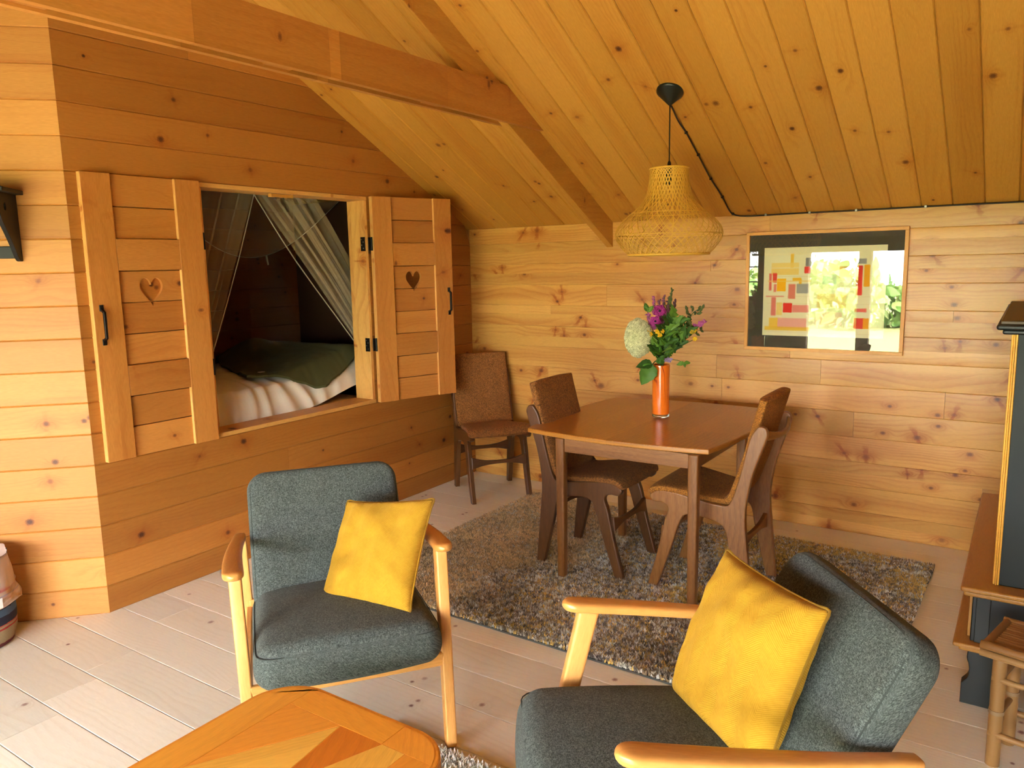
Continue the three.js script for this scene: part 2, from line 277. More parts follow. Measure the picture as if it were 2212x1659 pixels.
// --- the sloping plank ceiling
const ceiling = structure('ceiling'); ceiling.position.set(0, EAVE, 0); ceiling.rotation.x = Math.atan2(0.8898, 0.4564);
{
  const L = RIDGE_Z * Math.hypot(1, SLOPE);
  for (let k = -10; k < 32; k++) { const x0 = 0.09 + (k - 1) * 0.141, x1 = x0 + 0.141, a = Math.max(x0, -1.4), b = Math.min(x1, WIDE); if (b - a < 0.02) continue; const g = board(0, 0, L, L, a + 0.0006, b - 0.0006, 0.024, 0.0045, 0.141); g.applyMatrix4(new THREE.Matrix4().makeBasis(V(0, 1, 0), V(1, 0, 0), V(0, 0, 1))); const P = g.attributes.position.array, U = g.attributes.uv.array; for (let i = 0; i < P.length; i += 9) for (let c = 0; c < 3; c++) [P[i + 3 + c], P[i + 6 + c]] = [P[i + 6 + c], P[i + 3 + c]]; for (let i = 0; i < U.length; i += 6) for (let c = 0; c < 2; c++) [U[i + 2 + c], U[i + 4 + c]] = [U[i + 4 + c], U[i + 2 + c]]; g.computeVertexNormals(); mesh('plank', g, pick(ceilPine), ceiling); }
  mesh('roof_deck', new THREE.BoxGeometry(FAR + 2.6, L + 0.4, 0.12).translate(2.8, L / 2 - 0.15, -0.086), shellM, ceiling);
}
{ // unseen roof slope and walls behind the camera, coloured dark to cut bounced light
  const other = mesh('roof_slope', new THREE.BoxGeometry(FAR + 2.6, RIDGE_Z * Math.hypot(1, SLOPE) + 0.5, 0.12), darkWood, structure('ceiling_front'));
  const L = RIDGE_Z * Math.hypot(1, SLOPE); other.parent.position.set(0, EAVE, DEEP); other.parent.rotation.set(-Math.atan2(0.8898, 0.4564), Math.PI, 0, 'YXZ');
  other.parent.rotation.set(Math.atan2(0.8898, 0.4564), 0, 0); other.parent.rotation.set(0, 0, 0); const a = Math.atan2(0.4564, 0.8898);
  other.rotation.x = a; other.position.set(2.8, (L / 2 - 0.1) * 0.4564 + 0.075, -(L / 2 - 0.1) * 0.8898 + 0.02); other.rotation.x = a - Math.PI / 2;
  const right = structure('wall_right');  // unseen, set far off so less light bounces back onto the bed wall
  { const s = new THREE.Shape([[0, 0], [-DEEP, 0], [-DEEP, EAVE], [-RIDGE_Z, roofAt(RIDGE_Z)], [0, EAVE]].map(([x, y]) => new THREE.Vector2(x, y))); const m = mesh('boarding', new THREE.ExtrudeGeometry(s, { depth: 0.12, bevelEnabled: false }), darkWood, right); right.position.x = FAR; right.rotation.y = Math.PI / 2; m.position.z = 0; }
  const far = structure('wall_far_left'); mesh('boarding', new THREE.BoxGeometry(0.12, 3.6, 3.4).translate(-0.82, 1.8, 5.1), darkWood, far);
  // the glazed wall: a wide opening with a post, and a small window with glazing bars; the rightmost opening is added to bring in light
  const front = structure('wall_front'), sh = new THREE.Shape([[-1.5, 0], [FAR + 0.1, 0], [FAR + 0.1, EAVE + 0.15], [-1.5, EAVE + 0.15]].map(([x, y]) => new THREE.Vector2(x, y)));
  const hole = (x0, x1, y0, y1) => sh.holes.push(new THREE.Path([[x0, y0], [x0, y1], [x1, y1], [x1, y0]].map(([x, y]) => new THREE.Vector2(x, y))));
  hole(0.87, 1.50, 0.06, 1.63); hole(1.65, 2.40, 0.06, 1.63); hole(2.75, 3.95, 0.06, 1.66); hole(-0.5, 0.19, 1.04, 1.66);
  mesh('boarding', new THREE.ExtrudeGeometry(sh, { depth: 0.12, bevelEnabled: false }).translate(0, 0, DEEP), darkWood, front);
  const win = structure('window_1'); for (const y of [1.24, 1.45]) mesh('glazing_bar', rbox(0.69, 0.018, 0.02).translate(-0.155, y, DEEP + 0.06), blackM, win);
}
// --- rafter and tie boards
const truss = structure('trim_1'), tieM = std({ map: pineTex, color: tint(0.74, 0.58, 0.38), roughness: 0.55 });
{
  const x0 = 1.105, x1 = 1.150, s = new THREE.Shape(), dv = 0.155, zE = 3.2;
  s.moveTo(0, EAVE); s.lineTo(0, EAVE - dv); s.lineTo(zE, roofAt(zE) - dv); s.lineTo(zE, roofAt(zE)); s.closePath();
  const toWorld = (g, x) => boxUV(g.applyMatrix4(new THREE.Matrix4().makeBasis(V(0, 0, 1), V(0, 1, 0), V(-1, 0, 0)).setPosition(x, 0, 0)), 1 / 2.27, 0, 0, 'z');
  const raf = mesh('rafter', toWorld(extrude(s, x1 - x0, 0.002, 1), x1), ceilPine[1], truss);
  const yb = 2.25, yt = 2.425, zb = (yb - EAVE) / SLOPE, zt = (yt - EAVE) / SLOPE, zo = DEEP - zb, zp = DEEP - zt;
  const cuts = [1e3, 2.977, 2.405, 2.351, 1.70, -1], tones = [[0.80, 0.63, 0.42], [0.66, 0.50, 0.31], [0.82, 0.65, 0.43], [0.64, 0.485, 0.30], [0.70, 0.54, 0.34]].map((c) => std({ map: pineTex, color: tint(...c), roughness: 0.55 }));
  for (const x of [x1 + 0.027, x0 - 0.001]) for (let i = 0; i < 5; i++) {       // each tie board is finger-jointed from lengths of different tone
    const a = Math.max(cuts[i + 1], 0), c = cuts[i], t = new THREE.Shape();
    const P = [[zb + 0.004, yb], [zo - 0.004, yb], [zp - 0.004, yt], [zt + 0.004, yt]].map(([z, y]) => [clamp(z, a + 0.0004, c - 0.0004), y]); t.moveTo(...P[0]); for (const p of P.slice(1)) t.lineTo(...p); t.closePath();
    mesh('tie_length', toWorld(extrude(t, 0.026, 0, 1), x), tones[i], truss);
  }
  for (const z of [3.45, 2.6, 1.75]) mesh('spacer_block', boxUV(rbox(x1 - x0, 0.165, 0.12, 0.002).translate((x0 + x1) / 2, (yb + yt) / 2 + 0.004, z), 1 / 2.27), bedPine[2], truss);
  raf.userData.label = 'sloping rafter';
}

// ------------------------------------------------------------------ the box bed: jamb lining, niche, shutters
{
  const tr = structure('trim_2'), y0 = OP.y0, y1 = OP.y1;
  const lining = std({ map: pineWild, color: tint(1.0, 0.92, 0.72), roughness: 0.5 });
  mesh('jamb', boxUV(rbox(0.145, y1 - y0 - 0.048, 0.022, 0.002).translate(-0.0725, (y0 + y1) / 2, OP.z0 + 0.0115), 1 / 2.27, 0.3, 0.05, 'y'), lining, tr);
  mesh('jamb', boxUV(rbox(0.145, y1 - y0 - 0.048, 0.022, 0.002).translate(-0.0725, (y0 + y1) / 2, OP.z1 - 0.0115), 1 / 2.27, 0.9, 0.3, 'y'), lining, tr);
  mesh('head', boxUV(rbox(0.145, 0.022, OP.z1 - OP.z0 - 0.002, 0.002).translate(-0.070, y1 - 0.0125, (OP.z0 + OP.z1) / 2), 1 / 2.27, 0.2, 0.5, 'z'), lining, tr);
  mesh('sill', boxUV(rbox(0.15, 0.022, OP.z1 - OP.z0 - 0.002, 0.002).translate(-0.069, y0 + 0.0125, (OP.z0 + OP.z1) / 2), 1 / 2.27, 0.7, 0.6, 'z'), pine[0], tr);
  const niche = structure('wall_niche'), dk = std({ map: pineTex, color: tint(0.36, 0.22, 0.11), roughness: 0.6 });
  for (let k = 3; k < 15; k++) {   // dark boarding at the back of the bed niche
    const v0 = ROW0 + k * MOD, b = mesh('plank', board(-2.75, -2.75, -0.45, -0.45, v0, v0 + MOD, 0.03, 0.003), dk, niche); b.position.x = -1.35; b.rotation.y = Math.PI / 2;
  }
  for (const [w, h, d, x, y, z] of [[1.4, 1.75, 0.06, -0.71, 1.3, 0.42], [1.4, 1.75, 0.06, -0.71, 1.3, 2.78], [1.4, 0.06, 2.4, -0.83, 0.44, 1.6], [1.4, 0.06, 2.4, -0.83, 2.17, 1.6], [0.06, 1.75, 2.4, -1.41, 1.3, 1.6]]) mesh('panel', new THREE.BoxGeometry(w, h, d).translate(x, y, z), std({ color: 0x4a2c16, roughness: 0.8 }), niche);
  const la = thing('latch', 'small wooden block with two metal catches under the head of the bed opening', 'latch', [-0.03, y1 - 0.0245, 1.665]);
  mesh('block', boxUV(rbox(0.03, 0.018, 0.15, 0.003).translate(0, -0.009, 0), 1 / 2.27, 0, 0, 'z'), wild[0], la);
  for (const dz of [-0.022, 0.03]) mesh('catch', mergeGeometries([rbox(0.022, 0.008, 0.022, 0.002).translate(0.004, -0.022, dz), new THREE.CylinderGeometry(0.005, 0.005, 0.022, 10).rotateX(Math.PI / 2).translate(0.012, -0.026, dz)].map((g) => g.index ? g.toNonIndexed() : g)), steel, la);
}
function heartPts(n, cx, cy, w, h) {
  const out = []; for (let i = 0; i < n; i++) { const t = i / n * Math.PI * 2; out.push(new THREE.Vector2(cx + 16 * Math.sin(t) ** 3 / 32 * w, cy + (13 * Math.cos(t) - 5 * Math.cos(2 * t) - 2 * Math.cos(3 * t) - Math.cos(4 * t) + 2.5) / 29 * h)); }
  return out;
}
const bedShut = tinted([[0.68, 0.495, 0.35], [0.63, 0.455, 0.32], [0.72, 0.53, 0.38], [0.75, 0.565, 0.41]], pineTex, 0.5);  // shutter faces tinted darker as well, their dimmer light put into the colour
function makeShutter(dir, label, pos, turn, side) {
  const t = thing('bed_shutter', label, 'shutter', pos, turn), W = 0.56, SR = rng(side ? 31 : 63);
  const X = (s) => dir * s, y0 = OP.y0 + 0.004, TH = 0.02;
  for (let k = 0; k < 9; k++) {
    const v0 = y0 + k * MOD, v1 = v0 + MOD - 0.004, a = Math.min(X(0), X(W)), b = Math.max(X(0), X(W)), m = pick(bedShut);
    if (k === 4 || k === 5) {        // the heart is cut across these two boards
      const cx = X(0.278), H = heartPts(72, cx, 1.45, 0.112, 0.132), s = new THREE.Shape(), cut = k === 5 ? v0 : v1;
      const run = k === 5 ? H.filter((p) => p.y > cut + 1e-4) : H.filter((p) => p.y < cut - 1e-4);
      const cross = (sgn) => { let best = null; for (let i = 0; i < H.length; i++) { const p = H[i], q = H[(i + 1) % H.length]; if ((p.y - cut) * (q.y - cut) <= 0) { const f = (cut - p.y) / (q.y - p.y || 1e-9), x = lerp(p.x, q.x, f); if ((x - cx) * sgn > 0) best = x; } } return best; };
      const xl = cross(-1), xr = cross(1);
      if (k === 5) { const L = run.filter((p) => p.x <= cx).sort((p, q) => 0), ordered = [...H]; let st = ordered.findIndex((p, i) => p.y <= cut && ordered[(i + 1) % 72].y > cut); const seq = []; for (let i = 1; i < 73; i++) { const p = ordered[(st + i) % 72]; if (p.y > cut) seq.push(p); else break; } void L; s.moveTo(a, v0); s.lineTo(xl, v0); const left = seq[0].x < cx ? seq : seq.reverse(); for (const p of left) s.lineTo(p.x, p.y); s.lineTo(xr, v0); s.lineTo(b, v0); s.lineTo(b, v1); s.lineTo(a, v1); s.closePath(); }
      else { const seq = run.sort((p, q) => q.x - p.x); s.moveTo(a, v0); s.lineTo(b, v0); s.lineTo(b, v1); s.lineTo(xr, v1); for (const p of seq) s.lineTo(p.x, p.y); s.lineTo(xl, v1); s.lineTo(a, v1); s.closePath(); }
      const g = boxUV(new THREE.ExtrudeGeometry(s, { depth: TH, bevelEnabled: false }), 1 / 2.27, SR() * 2, 0, 'x'), U = g.attributes.uv; for (let i = 0; i < U.count; i++) U.setY(i, (Math.floor(k % 3) + clamp((U.getY(i) * 2.27 - v0) / MOD, 0.01, 0.99)) / 8);
      mesh('plank', g, m, t);
    } else { const g = board(a, a, b, b, v0, v1, TH, 0.002).translate(0, 0, TH); mesh('plank', g, m, t); }
  }
  const top = y0 + 9 * MOD - 0.004, hy = top - y0;
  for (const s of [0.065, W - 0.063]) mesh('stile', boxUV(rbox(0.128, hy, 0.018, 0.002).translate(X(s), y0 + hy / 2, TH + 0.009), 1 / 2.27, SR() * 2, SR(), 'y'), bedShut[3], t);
  const litEdge = std({ map: pineWild, color: tint(1.05, 1.0, 0.85), roughness: 0.6 });       // pale strips that paint the door light onto the edges facing it
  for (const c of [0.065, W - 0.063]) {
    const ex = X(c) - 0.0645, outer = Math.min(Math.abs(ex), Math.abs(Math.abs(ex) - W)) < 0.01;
    if (outer) mesh('lit_edge_strip', boxUV(rbox(0.002, hy - 0.002, TH + 0.017, 0.0008).translate(Math.min(ex, dir < 0 ? -W - 0.001 : -0.001), y0 + hy / 2, (TH + 0.017) / 2), 1 / 2.27, SR(), SR(), 'y'), litEdge, t);
    else for (const [a2, b2] of [[0, 2], [3, 6], [7, 9]]) { const ya = y0 + a2 * MOD + 0.001, yb2 = Math.min(top, y0 + b2 * MOD - 0.001); mesh('lit_edge_strip', boxUV(rbox(0.002, yb2 - ya, 0.0165, 0.0008).translate(ex, (ya + yb2) / 2, TH + 0.0088), 1 / 2.27, SR(), SR(), 'y'), litEdge, t); }
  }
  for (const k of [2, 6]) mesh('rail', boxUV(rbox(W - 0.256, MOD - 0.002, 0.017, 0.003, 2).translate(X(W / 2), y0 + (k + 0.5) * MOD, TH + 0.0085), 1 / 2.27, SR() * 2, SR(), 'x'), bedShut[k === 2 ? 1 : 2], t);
  const hd = mesh('handle', mergeGeometries([beam(V(X(0.527), 1.255, TH + 0.042), V(X(0.527), 1.375, TH + 0.042), 0.012, 0.012, 0.003), beam(V(X(0.527), 1.245, TH + 0.018), V(X(0.527), 1.262, TH + 0.046), 0.012, 0.011, 0.003), beam(V(X(0.527), 1.385, TH + 0.018), V(X(0.527), 1.368, TH + 0.046), 0.012, 0.011, 0.003), rbox(0.018, 0.028, 0.006, 0.002).translate(X(0.527), 1.24, TH + 0.021), rbox(0.018, 0.028, 0.006, 0.002).translate(X(0.527), 1.39, TH + 0.021)]), blackM, t);
  hd.userData.label = 'black iron pull handle';
  for (const y of [1.687, 1.066]) {
    const h = mesh('hinge', mergeGeometries([new THREE.CylinderGeometry(0.006, 0.006, 0.082, 10).translate(X(-0.008), y, 0.026).toNonIndexed(), rbox(0.03, 0.08, 0.003, 0.001).rotateY(dir > 0 ? 0 : 0).translate(X(-0.008), y, 0.010)]), blackM, t); h.userData.label = 'black steel hinge';
  }
  return t;
}
makeShutter(-1, 'plank shutter with a heart cut-out, folded flat against the wall left of the bed', [0.004, 0, OP.z1 + 0.012], Math.PI / 2 + R(-1.5), 0);
makeShutter(1, 'plank shutter with a heart cut-out, half open at the right of the bed', [0.012, 0, OP.z0 - 0.012], Math.atan2(0.941, 0.337) , 1);
for (const y of [1.687, 1.066]) {  // hinge leaves screwed to the jamb
  const h = thing('hinge_leaf', y > 1.5 ? 'upper black hinge plate with screws on the right jamb of the bed opening' : 'lower black hinge plate with screws on the right jamb of the bed opening', 'hinge', [-0.02, y, OP.z0 + 0.024]);
  mesh('plate', rbox(0.036, 0.085, 0.004, 0.001).translate(0, 0, 0.001), blackM, h);
  for (const [dx, dy] of [[-0.008, 0.028], [0.006, 0.012], [-0.008, -0.006], [0.006, -0.026]]) mesh('screw', new THREE.CylinderGeometry(0.0035, 0.0035, 0.003, 10).rotateX(Math.PI / 2).translate(dx, dy, 0.004), steel, h);
}
// ------------------------------------------------------------------ bed, net
{
  const bed = thing('mattress', 'mattress under a rumpled white fitted sheet inside the box bed', 'mattress', [-0.62, 0.7, 1.68]);
  // the sheet-covered mattress: x -0.46..0.46 (front at +x), z along the bed; its far end (small z) bends up
  const NU = 70, NV = 110, pos = [], uv = [], idx = [];
  const liftAt = (z) => 0.11 * Math.pow(smooth(-0.05, -0.75, z), 1.4);
  for (let j = 0; j <= NV; j++) {
    const z = lerp(0.95, -0.72, j / NV);
    for (let i = 0; i <= NU; i++) {
      const s = i / NU * 1.28;                    // arc: bottom front -> up the front -> across the top -> down the back
      let x, y; const T = 0.2;
      if (s < 0.2) { const t = s / 0.2; x = 0.455 - 0.07 * t * t; y = T * t * 0.86; }
      else if (s < 1.1) { const t = (s - 0.2) / 0.9; x = 0.385 - 0.84 * t; y = T * (0.86 + 0.24 * Math.sin(Math.min(1, t * 3) * Math.PI / 2)); }
      else { const t = (s - 1.1) / 0.18; x = -0.455; y = T * 1.1 * (1 - t); }
      const near = smooth(0.55, 0.12, s) * (s < 0.9 ? 1 : 0), ph = z * 48 + 2.2 * noise(z * 5, s * 3, 4) + s * 9 * Math.sign(z - 0.1) * (0.5 + 0.5 * noise(z * 2, 1, 8));
      const fold = near * smooth(-0.75, -0.1, z) * smooth(0.75, 0.25, z) * 0.020 * Math.pow(0.5 + 0.5 * Math.sin(ph), 1.6) + 0.006 * noise(z * 6, s * 7, 3) + 0.003 * noise(z * 18, s * 16, 5);
      x += fold * (s < 0.3 ? 1 : 0.3); y += liftAt(z) + fold * (s < 0.3 ? 0.5 : 1);
      pos.push(x, y, z); uv.push(z, s);
    }
  }
  const k = NU + 1; for (let j = 0; j < NV; j++) for (let i = 0; i < NU; i++) { const a = j * k + i, b = a + k; idx.push(a, a + 1, b, a + 1, b + 1, b); }
  for (const e of [0, NV]) for (let i = 1; i < NU; i++) { const o = e * k; e ? idx.push(o, o + i, o + i + 1) : idx.push(o, o + i + 1, o + i); }
  mesh('sheet', build(pos, uv, idx), std({ color: 0xe6dccb, roughness: 0.9, side: THREE.DoubleSide }), bed);
  mesh('base', boxUV(rbox(0.9, 0.03, 1.62, 0.01).translate(0, -0.0, 0.1), 1 / 2.27), pine[4], bed);
  // green blanket lying over the mattress with one corner hanging over the front
  const bl = thing('blanket', 'dark green felt blanket thrown over the far end of the white bed', 'blanket', [-0.62, 0.7, 1.68]);
  const A = [[-0.20, -0.02], [-0.42, -0.62], [0.36, -0.66], [0.47, -0.40]], bp = [], bu = [], bi = [], M = 44;   // corners in (x, z)
  // quad: far-left, back, right, hanging corner
  const P4 = [[0.30, 0.07], [-0.45, -0.26], [0.40, -0.74], [0.475, -0.36]];
  for (let j = 0; j <= M; j++) for (let i = 0; i <= M; i++) {
    const u = i / M, v = j / M, bow = 4 * u * (1 - u) * v, x = Math.max(-0.45, lerp(lerp(P4[0][0], P4[3][0], u), lerp(P4[1][0], P4[2][0], u), v) - 0.36 * bow), z = -0.2 * bow + lerp(lerp(P4[0][1], P4[3][1], u), lerp(P4[1][1], P4[2][1], u), v) + 0.02 * Math.sin(u * 7) * (1 - v);
    const drop = smooth(0.34, 0.475, x) * 0.12, hump = 0.09 * Math.exp(-(((x + 0.36) / 0.14) ** 2 + ((z + 0.45) / 0.16) ** 2));
    bp.push(x + drop * 0.18, 0.222 + liftAt(z) + 0.012 - drop + hump + 0.012 * noise(u * 5, v * 5, 21) + 0.004 * noise(u * 16, v * 16, 22), z); bu.push(u * 0.7, v * 0.7);
  }
  for (let j = 0; j < M; j++) for (let i = 0; i < M; i++) { const a = j * (M + 1) + i, b = a + M + 1; bi.push(a, b, a + 1, a + 1, b, b + 1); }
  void A;
  const top = build(bp, bu, bi), under = top.clone(); { const q = under.attributes.position; for (let i = 0; i < q.count; i++) q.setY(i, q.getY(i) - 0.014); const I = Array.from(under.index.array); for (let i = 0; i < I.length; i += 3) [I[i + 1], I[i + 2]] = [I[i + 2], I[i + 1]]; under.setIndex(I); under.computeVertexNormals(); }
  const rim = []; const ru = [], ri = []; { const ring = []; for (let i = 0; i < M; i++) ring.push(i); for (let j = 0; j < M; j++) ring.push(j * (M + 1) + M); for (let i = M; i > 0; i--) ring.push(M * (M + 1) + i); for (let j = M; j > 0; j--) ring.push(j * (M + 1)); ring.push(0); ring.forEach((q) => { rim.push(bp[q * 3], bp[q * 3 + 1], bp[q * 3 + 2], bp[q * 3], bp[q * 3 + 1] - 0.014, bp[q * 3 + 2]); ru.push(0, 0, 0, 0); }); for (let i = 0; i + 1 < ring.length; i++) { const a = i * 2; ri.push(a, a + 2, a + 1, a + 1, a + 2, a + 3); } }
  mesh('cloth', mergeGeometries([top, under, build(rim, ru, ri)]), phys({ color: 0x464622, roughness: 0.95, sheen: 0.4, sheenColor: new THREE.Color(0x62683e), side: THREE.DoubleSide }), bl);
  // mosquito net gathered to both sides of the opening
  const net = thing('mosquito_net', 'sheer white mosquito net parted like a tent over the box bed', 'mosquito net', [-0.3, 2.05, 1.6]);
  const netM = std({ color: 0xdccca8, roughness: 0.9, transparent: true, opacity: 0.25, side: THREE.DoubleSide }), cordM = std({ color: 0xb8ae94, roughness: 0.9 });
  const L = (x, y, z) => V(x + 0.3, y - 2.05, z - 1.6);
  function drape(tl, tr, bl2, br, pleats, amp, seed, sag = 0, rows = 30) {
    const C = pleats * 8, p = [], u = [], ix = [];
    for (let j = 0; j <= rows; j++) for (let i = 0; i <= C; i++) {
      const a = i / C, b = j / rows, w = a + 0.25 / pleats * noise(a * pleats, 0.3, seed), top_ = tl.clone().lerp(tr, w), bot = bl2.clone().lerp(br, w), q = top_.lerp(bot, b);
      q.x += amp * Math.sin(a * pleats * Math.PI * 2 + noise(a * 4, b * 2, seed) * 1.5) * (0.5 + 0.5 * b); q.y -= sag * Math.sin(b * Math.PI); q.z += 0.012 * noise(a * 6, b * 3, seed + 1);
      p.push(q.x, q.y, q.z); u.push(a, b);
    }
    for (let j = 0; j < rows; j++) for (let i = 0; i < C; i++) { const a = j * (C + 1) + i, b = a + C + 1; ix.push(a, b, a + 1, a + 1, b, b + 1); }
    return build(p, u, ix);
  }
  mesh('drape', drape(L(-0.28, 2.06, 1.72), L(-0.30, 2.06, 1.27), L(-0.20, 0.90, 0.86), L(-0.26, 1.10, 0.70), 9, 0.016, 3, -0.03), netM, net).userData.label = 'right-hand drape of the net';
  mesh('drape', drape(L(-0.30, 2.04, 1.60), L(-0.30, 2.04, 2.12), L(-0.26, 0.98, 2.06), L(-0.28, 0.95, 2.40), 7, 0.018, 7, 0.0), netM, net).userData.label = 'left-hand drape of the net';
  const foldM = std({ color: 0xdccca8, roughness: 0.9, transparent: true, opacity: 0.22, side: THREE.DoubleSide });
  for (const [a, b2, w] of [[0.12, 0.2, 0.012], [0.30, 0.34, 0.008], [0.5, 0.52, 0.026], [0.68, 0.72, 0.010], [0.97, 0.95, 0.02]]) { const t0 = L(-0.275, 2.06, lerp(1.72, 1.27, a)), b0 = L(-0.215, lerp(0.90, 1.10, b2), lerp(0.86, 0.70, b2)); mesh('fold', sweep(Array.from({ length: 16 }, (_, i) => { const q = t0.clone().lerp(b0, i / 15); q.x += 0.03 * Math.sin(i / 15 * Math.PI); return q; }), () => w, () => 0.0015, V(1, 0, 0), 10, 1, 0.9), foldM, net); }
  for (const [a, w] of [[0.2, 0.006], [0.42, 0.006], [0.66, 0.008]]) { const t0 = L(-0.295, 2.04, lerp(1.60, 2.12, a)), b0 = L(-0.265, 0.97, lerp(2.06, 2.40, a)); mesh('fold', sweep(Array.from({ length: 10 }, (_, i) => t0.clone().lerp(b0, i / 9)), () => w, () => 0.0015, V(1, 0, 0), 10, 1, 0.9), foldM, net); }
  mesh('hem', tube([L(-0.27, 2.06, 1.72), L(-0.25, 1.62, 1.42), L(-0.21, 1.2, 1.10), L(-0.19, 0.90, 0.86)], 0.0035, 30, 6), cordM, net);
  mesh('hem', tube([L(-0.29, 2.04, 1.61), L(-0.28, 1.6, 1.78), L(-0.26, 1.2, 1.96), L(-0.26, 0.98, 2.06)], 0.003, 24, 6), cordM, net);
  // sagging back curtain held by a string
  { const p = [], u = [], ix = [], C = 40, Rw = 14, prof = (a) => L(-0.8, lerp(1.86, 2.02, a) - 0.30 * Math.sin(Math.pow(a, 0.8) * Math.PI), lerp(1.75, 0.5, a));
    for (let j = 0; j <= Rw; j++) for (let i = 0; i <= C; i++) { const a = i / C, b = j / Rw, t = L(-0.8, 2.14, lerp(1.85, 0.5, a)), q = t.lerp(prof(a), b); q.x += 0.012 * Math.sin(a * 60) * b; p.push(q.x, q.y, q.z); u.push(a, b); }
    for (let j = 0; j < Rw; j++) for (let i = 0; i < C; i++) { const a = j * (C + 1) + i, b = a + C + 1; ix.push(a, b, a + 1, a + 1, b, b + 1); }
    mesh('back_panel', build(p, u, ix), netM, net);
    mesh('string', tube(Array.from({ length: 13 }, (_, i) => prof(i / 12)), 0.0016, 40, 6), cordM, net);
    mesh('tassel', tube([L(-0.8, 1.635, 1.17), L(-0.8, 1.60, 1.165), L(-0.8, 1.575, 1.16)], 0.006, 8, 6), cordM, net);
    mesh('drape', drape(L(-0.8, 1.66, 1.32), L(-0.8, 1.64, 1.10), L(-0.85, 0.95, 1.30), L(-0.85, 0.95, 0.8), 5, 0.012, 12), std({ color: 0xd8ceb4, roughness: 0.9, transparent: true, opacity: 0.10, side: THREE.DoubleSide }), net);
  }
}
// ------------------------------------------------------------------ armchairs
const pt = (x, y, z) => V(x, y, z);
function makeArmchair() {
  const t = thing('armchair', 'grey upholstered armchair with pale wooden arms standing before the box bed, facing right', 'armchair', [1.508, 0, 2.815], 0.92, 'pair of grey wooden-armed armchairs');
  const seat = mesh('seat', puffBox(0.572, 0.60, 0.122, 0.06, 0.052, 0.045, 40, 10, 0.03).rotateX(-Math.PI / 2), greyFab, t);
  seat.position.set(0, 0.352, 0.062); seat.rotation.x = R(-4);
  const seam = (w, h, rc, r, z) => { const P = []; for (const [cx, cy, a0] of [[w / 2 - rc, h / 2 - rc, 0], [-w / 2 + rc, h / 2 - rc, 90], [-w / 2 + rc, -h / 2 + rc, 180], [w / 2 - rc, -h / 2 + rc, 270]]) for (let i = 0; i <= 6; i++) { const a = R(a0 + i * 15); P.push(pt(cx + rc * Math.cos(a), cy + rc * Math.sin(a), z)); } return tube(P, r, 120, 5, true); };
  const sp = mesh('piping', seam(0.552, 0.58, 0.052, 0.0018, 0.0478).rotateX(-Math.PI / 2), greySeam, seat); sp.position.y = -0.0005; sp.position.z = 0.012;
  const back = mesh('backrest', puffBox(0.556, 0.535, 0.088, 0.072, 0.026, 0.012, 40, 8), greyFab, t);
  back.position.set(0, 0.545, -0.292); back.rotation.x = R(-30); 
  mesh('piping', seam(0.53, 0.509, 0.062, 0.0024, 0.0405), greySeam, back);
  for (const s of [-1, 1]) {
    const us = [0, 0.004, 0.012, 0.024, 0.04, 0.06, 0.085], arm = []; for (let i = 1; i <= 18; i++) us.push(0.085 + (0.985 - 0.085) * i / 18); us.push(0.992, 1);
    for (const u of us) { const z = lerp(0.236, -0.378, u); arm.push(pt(s * lerp(0.324, 0.312, u) + s * 0.012 * Math.sin(u * Math.PI), 0.636 - 0.076 * u, z)); }
    const at = (t) => { const f = t * (us.length - 1), k = Math.min(us.length - 2, Math.floor(f)); return lerp(us[k], us[k + 1], f - k); };
    const nose = (u) => (u < 0.07 ? Math.sqrt(Math.max(0, 1 - ((0.07 - u) / 0.07) ** 2)) : u > 0.975 ? Math.sqrt(Math.max(0.05, 1 - ((u - 0.975) / 0.025) ** 2)) : 1), thin = (u) => (u < 0.035 ? Math.sqrt(Math.max(0, 1 - ((0.035 - u) / 0.035) ** 2)) : 1);
    mesh('armrest', sweep(arm, (t) => { const u = at(t); return Math.max(0.002, lerp(0.032, 0.022, smooth(0.15, 1, u)) * nose(u)); }, (t) => Math.max(0.002, 0.0145 * thin(at(t)) * (at(t) > 0.97 ? nose(at(t)) : 1)), V(0, 1, 0), 24, 0.62, 0.5, 0.85), beech, t);
    mesh('leg', sweep([pt(s * 0.300, 0, 0.322), pt(s * 0.301, 0.01, 0.319), pt(s * 0.312, 0.3, 0.245), pt(s * 0.322, 0.605, 0.168), pt(s * 0.3225, 0.618, 0.164)], (u) => lerp(0.016, 0.021, u), (u) => lerp(0.019, 0.030, u), V(0, 0, 1), 20, 0.32, 0.94, 0.85), beechPale, t);
    mesh('leg', sweep([pt(s * 0.298, 0, -0.44), pt(s * 0.298, 0.01, -0.436), pt(s * 0.300, 0.28, -0.345), pt(s * 0.309, 0.54, -0.36), pt(s * 0.3092, 0.553, -0.361)], (u) => lerp(0.015, 0.018, u), (u) => lerp(0.017, 0.024, u), V(0, 0, 1), 20, 0.32, 0.94, 0.85), beechPale, t);
    mesh('side_rail', beam(pt(s * 0.303, 0.285, 0.245), pt(s * 0.298, 0.275, -0.345), 0.02, 0.05, 0.005), beechPale, t);
  }
  mesh('front_rail', beam(pt(-0.30, 0.276, 0.262), pt(0.30, 0.276, 0.262), 0.045, 0.022, 0.006, V(0, 0, 1)), beechPale, t);
  mesh('back_rail', beam(pt(-0.298, 0.30, -0.335), pt(0.298, 0.30, -0.335), 0.05, 0.022, 0.006, V(0, 0, 1)), beechPale, t);
  return t;
}
const armchairA = makeArmchair();
const armchairB = copyOf(armchairA, 'armchair', 'grey upholstered armchair with pale wooden arms in the right foreground, turned to the left', 'pair of grey wooden-armed armchairs');
armchairB.position.set(2.809, 0, 2.965); armchairB.rotation.y = -0.894;

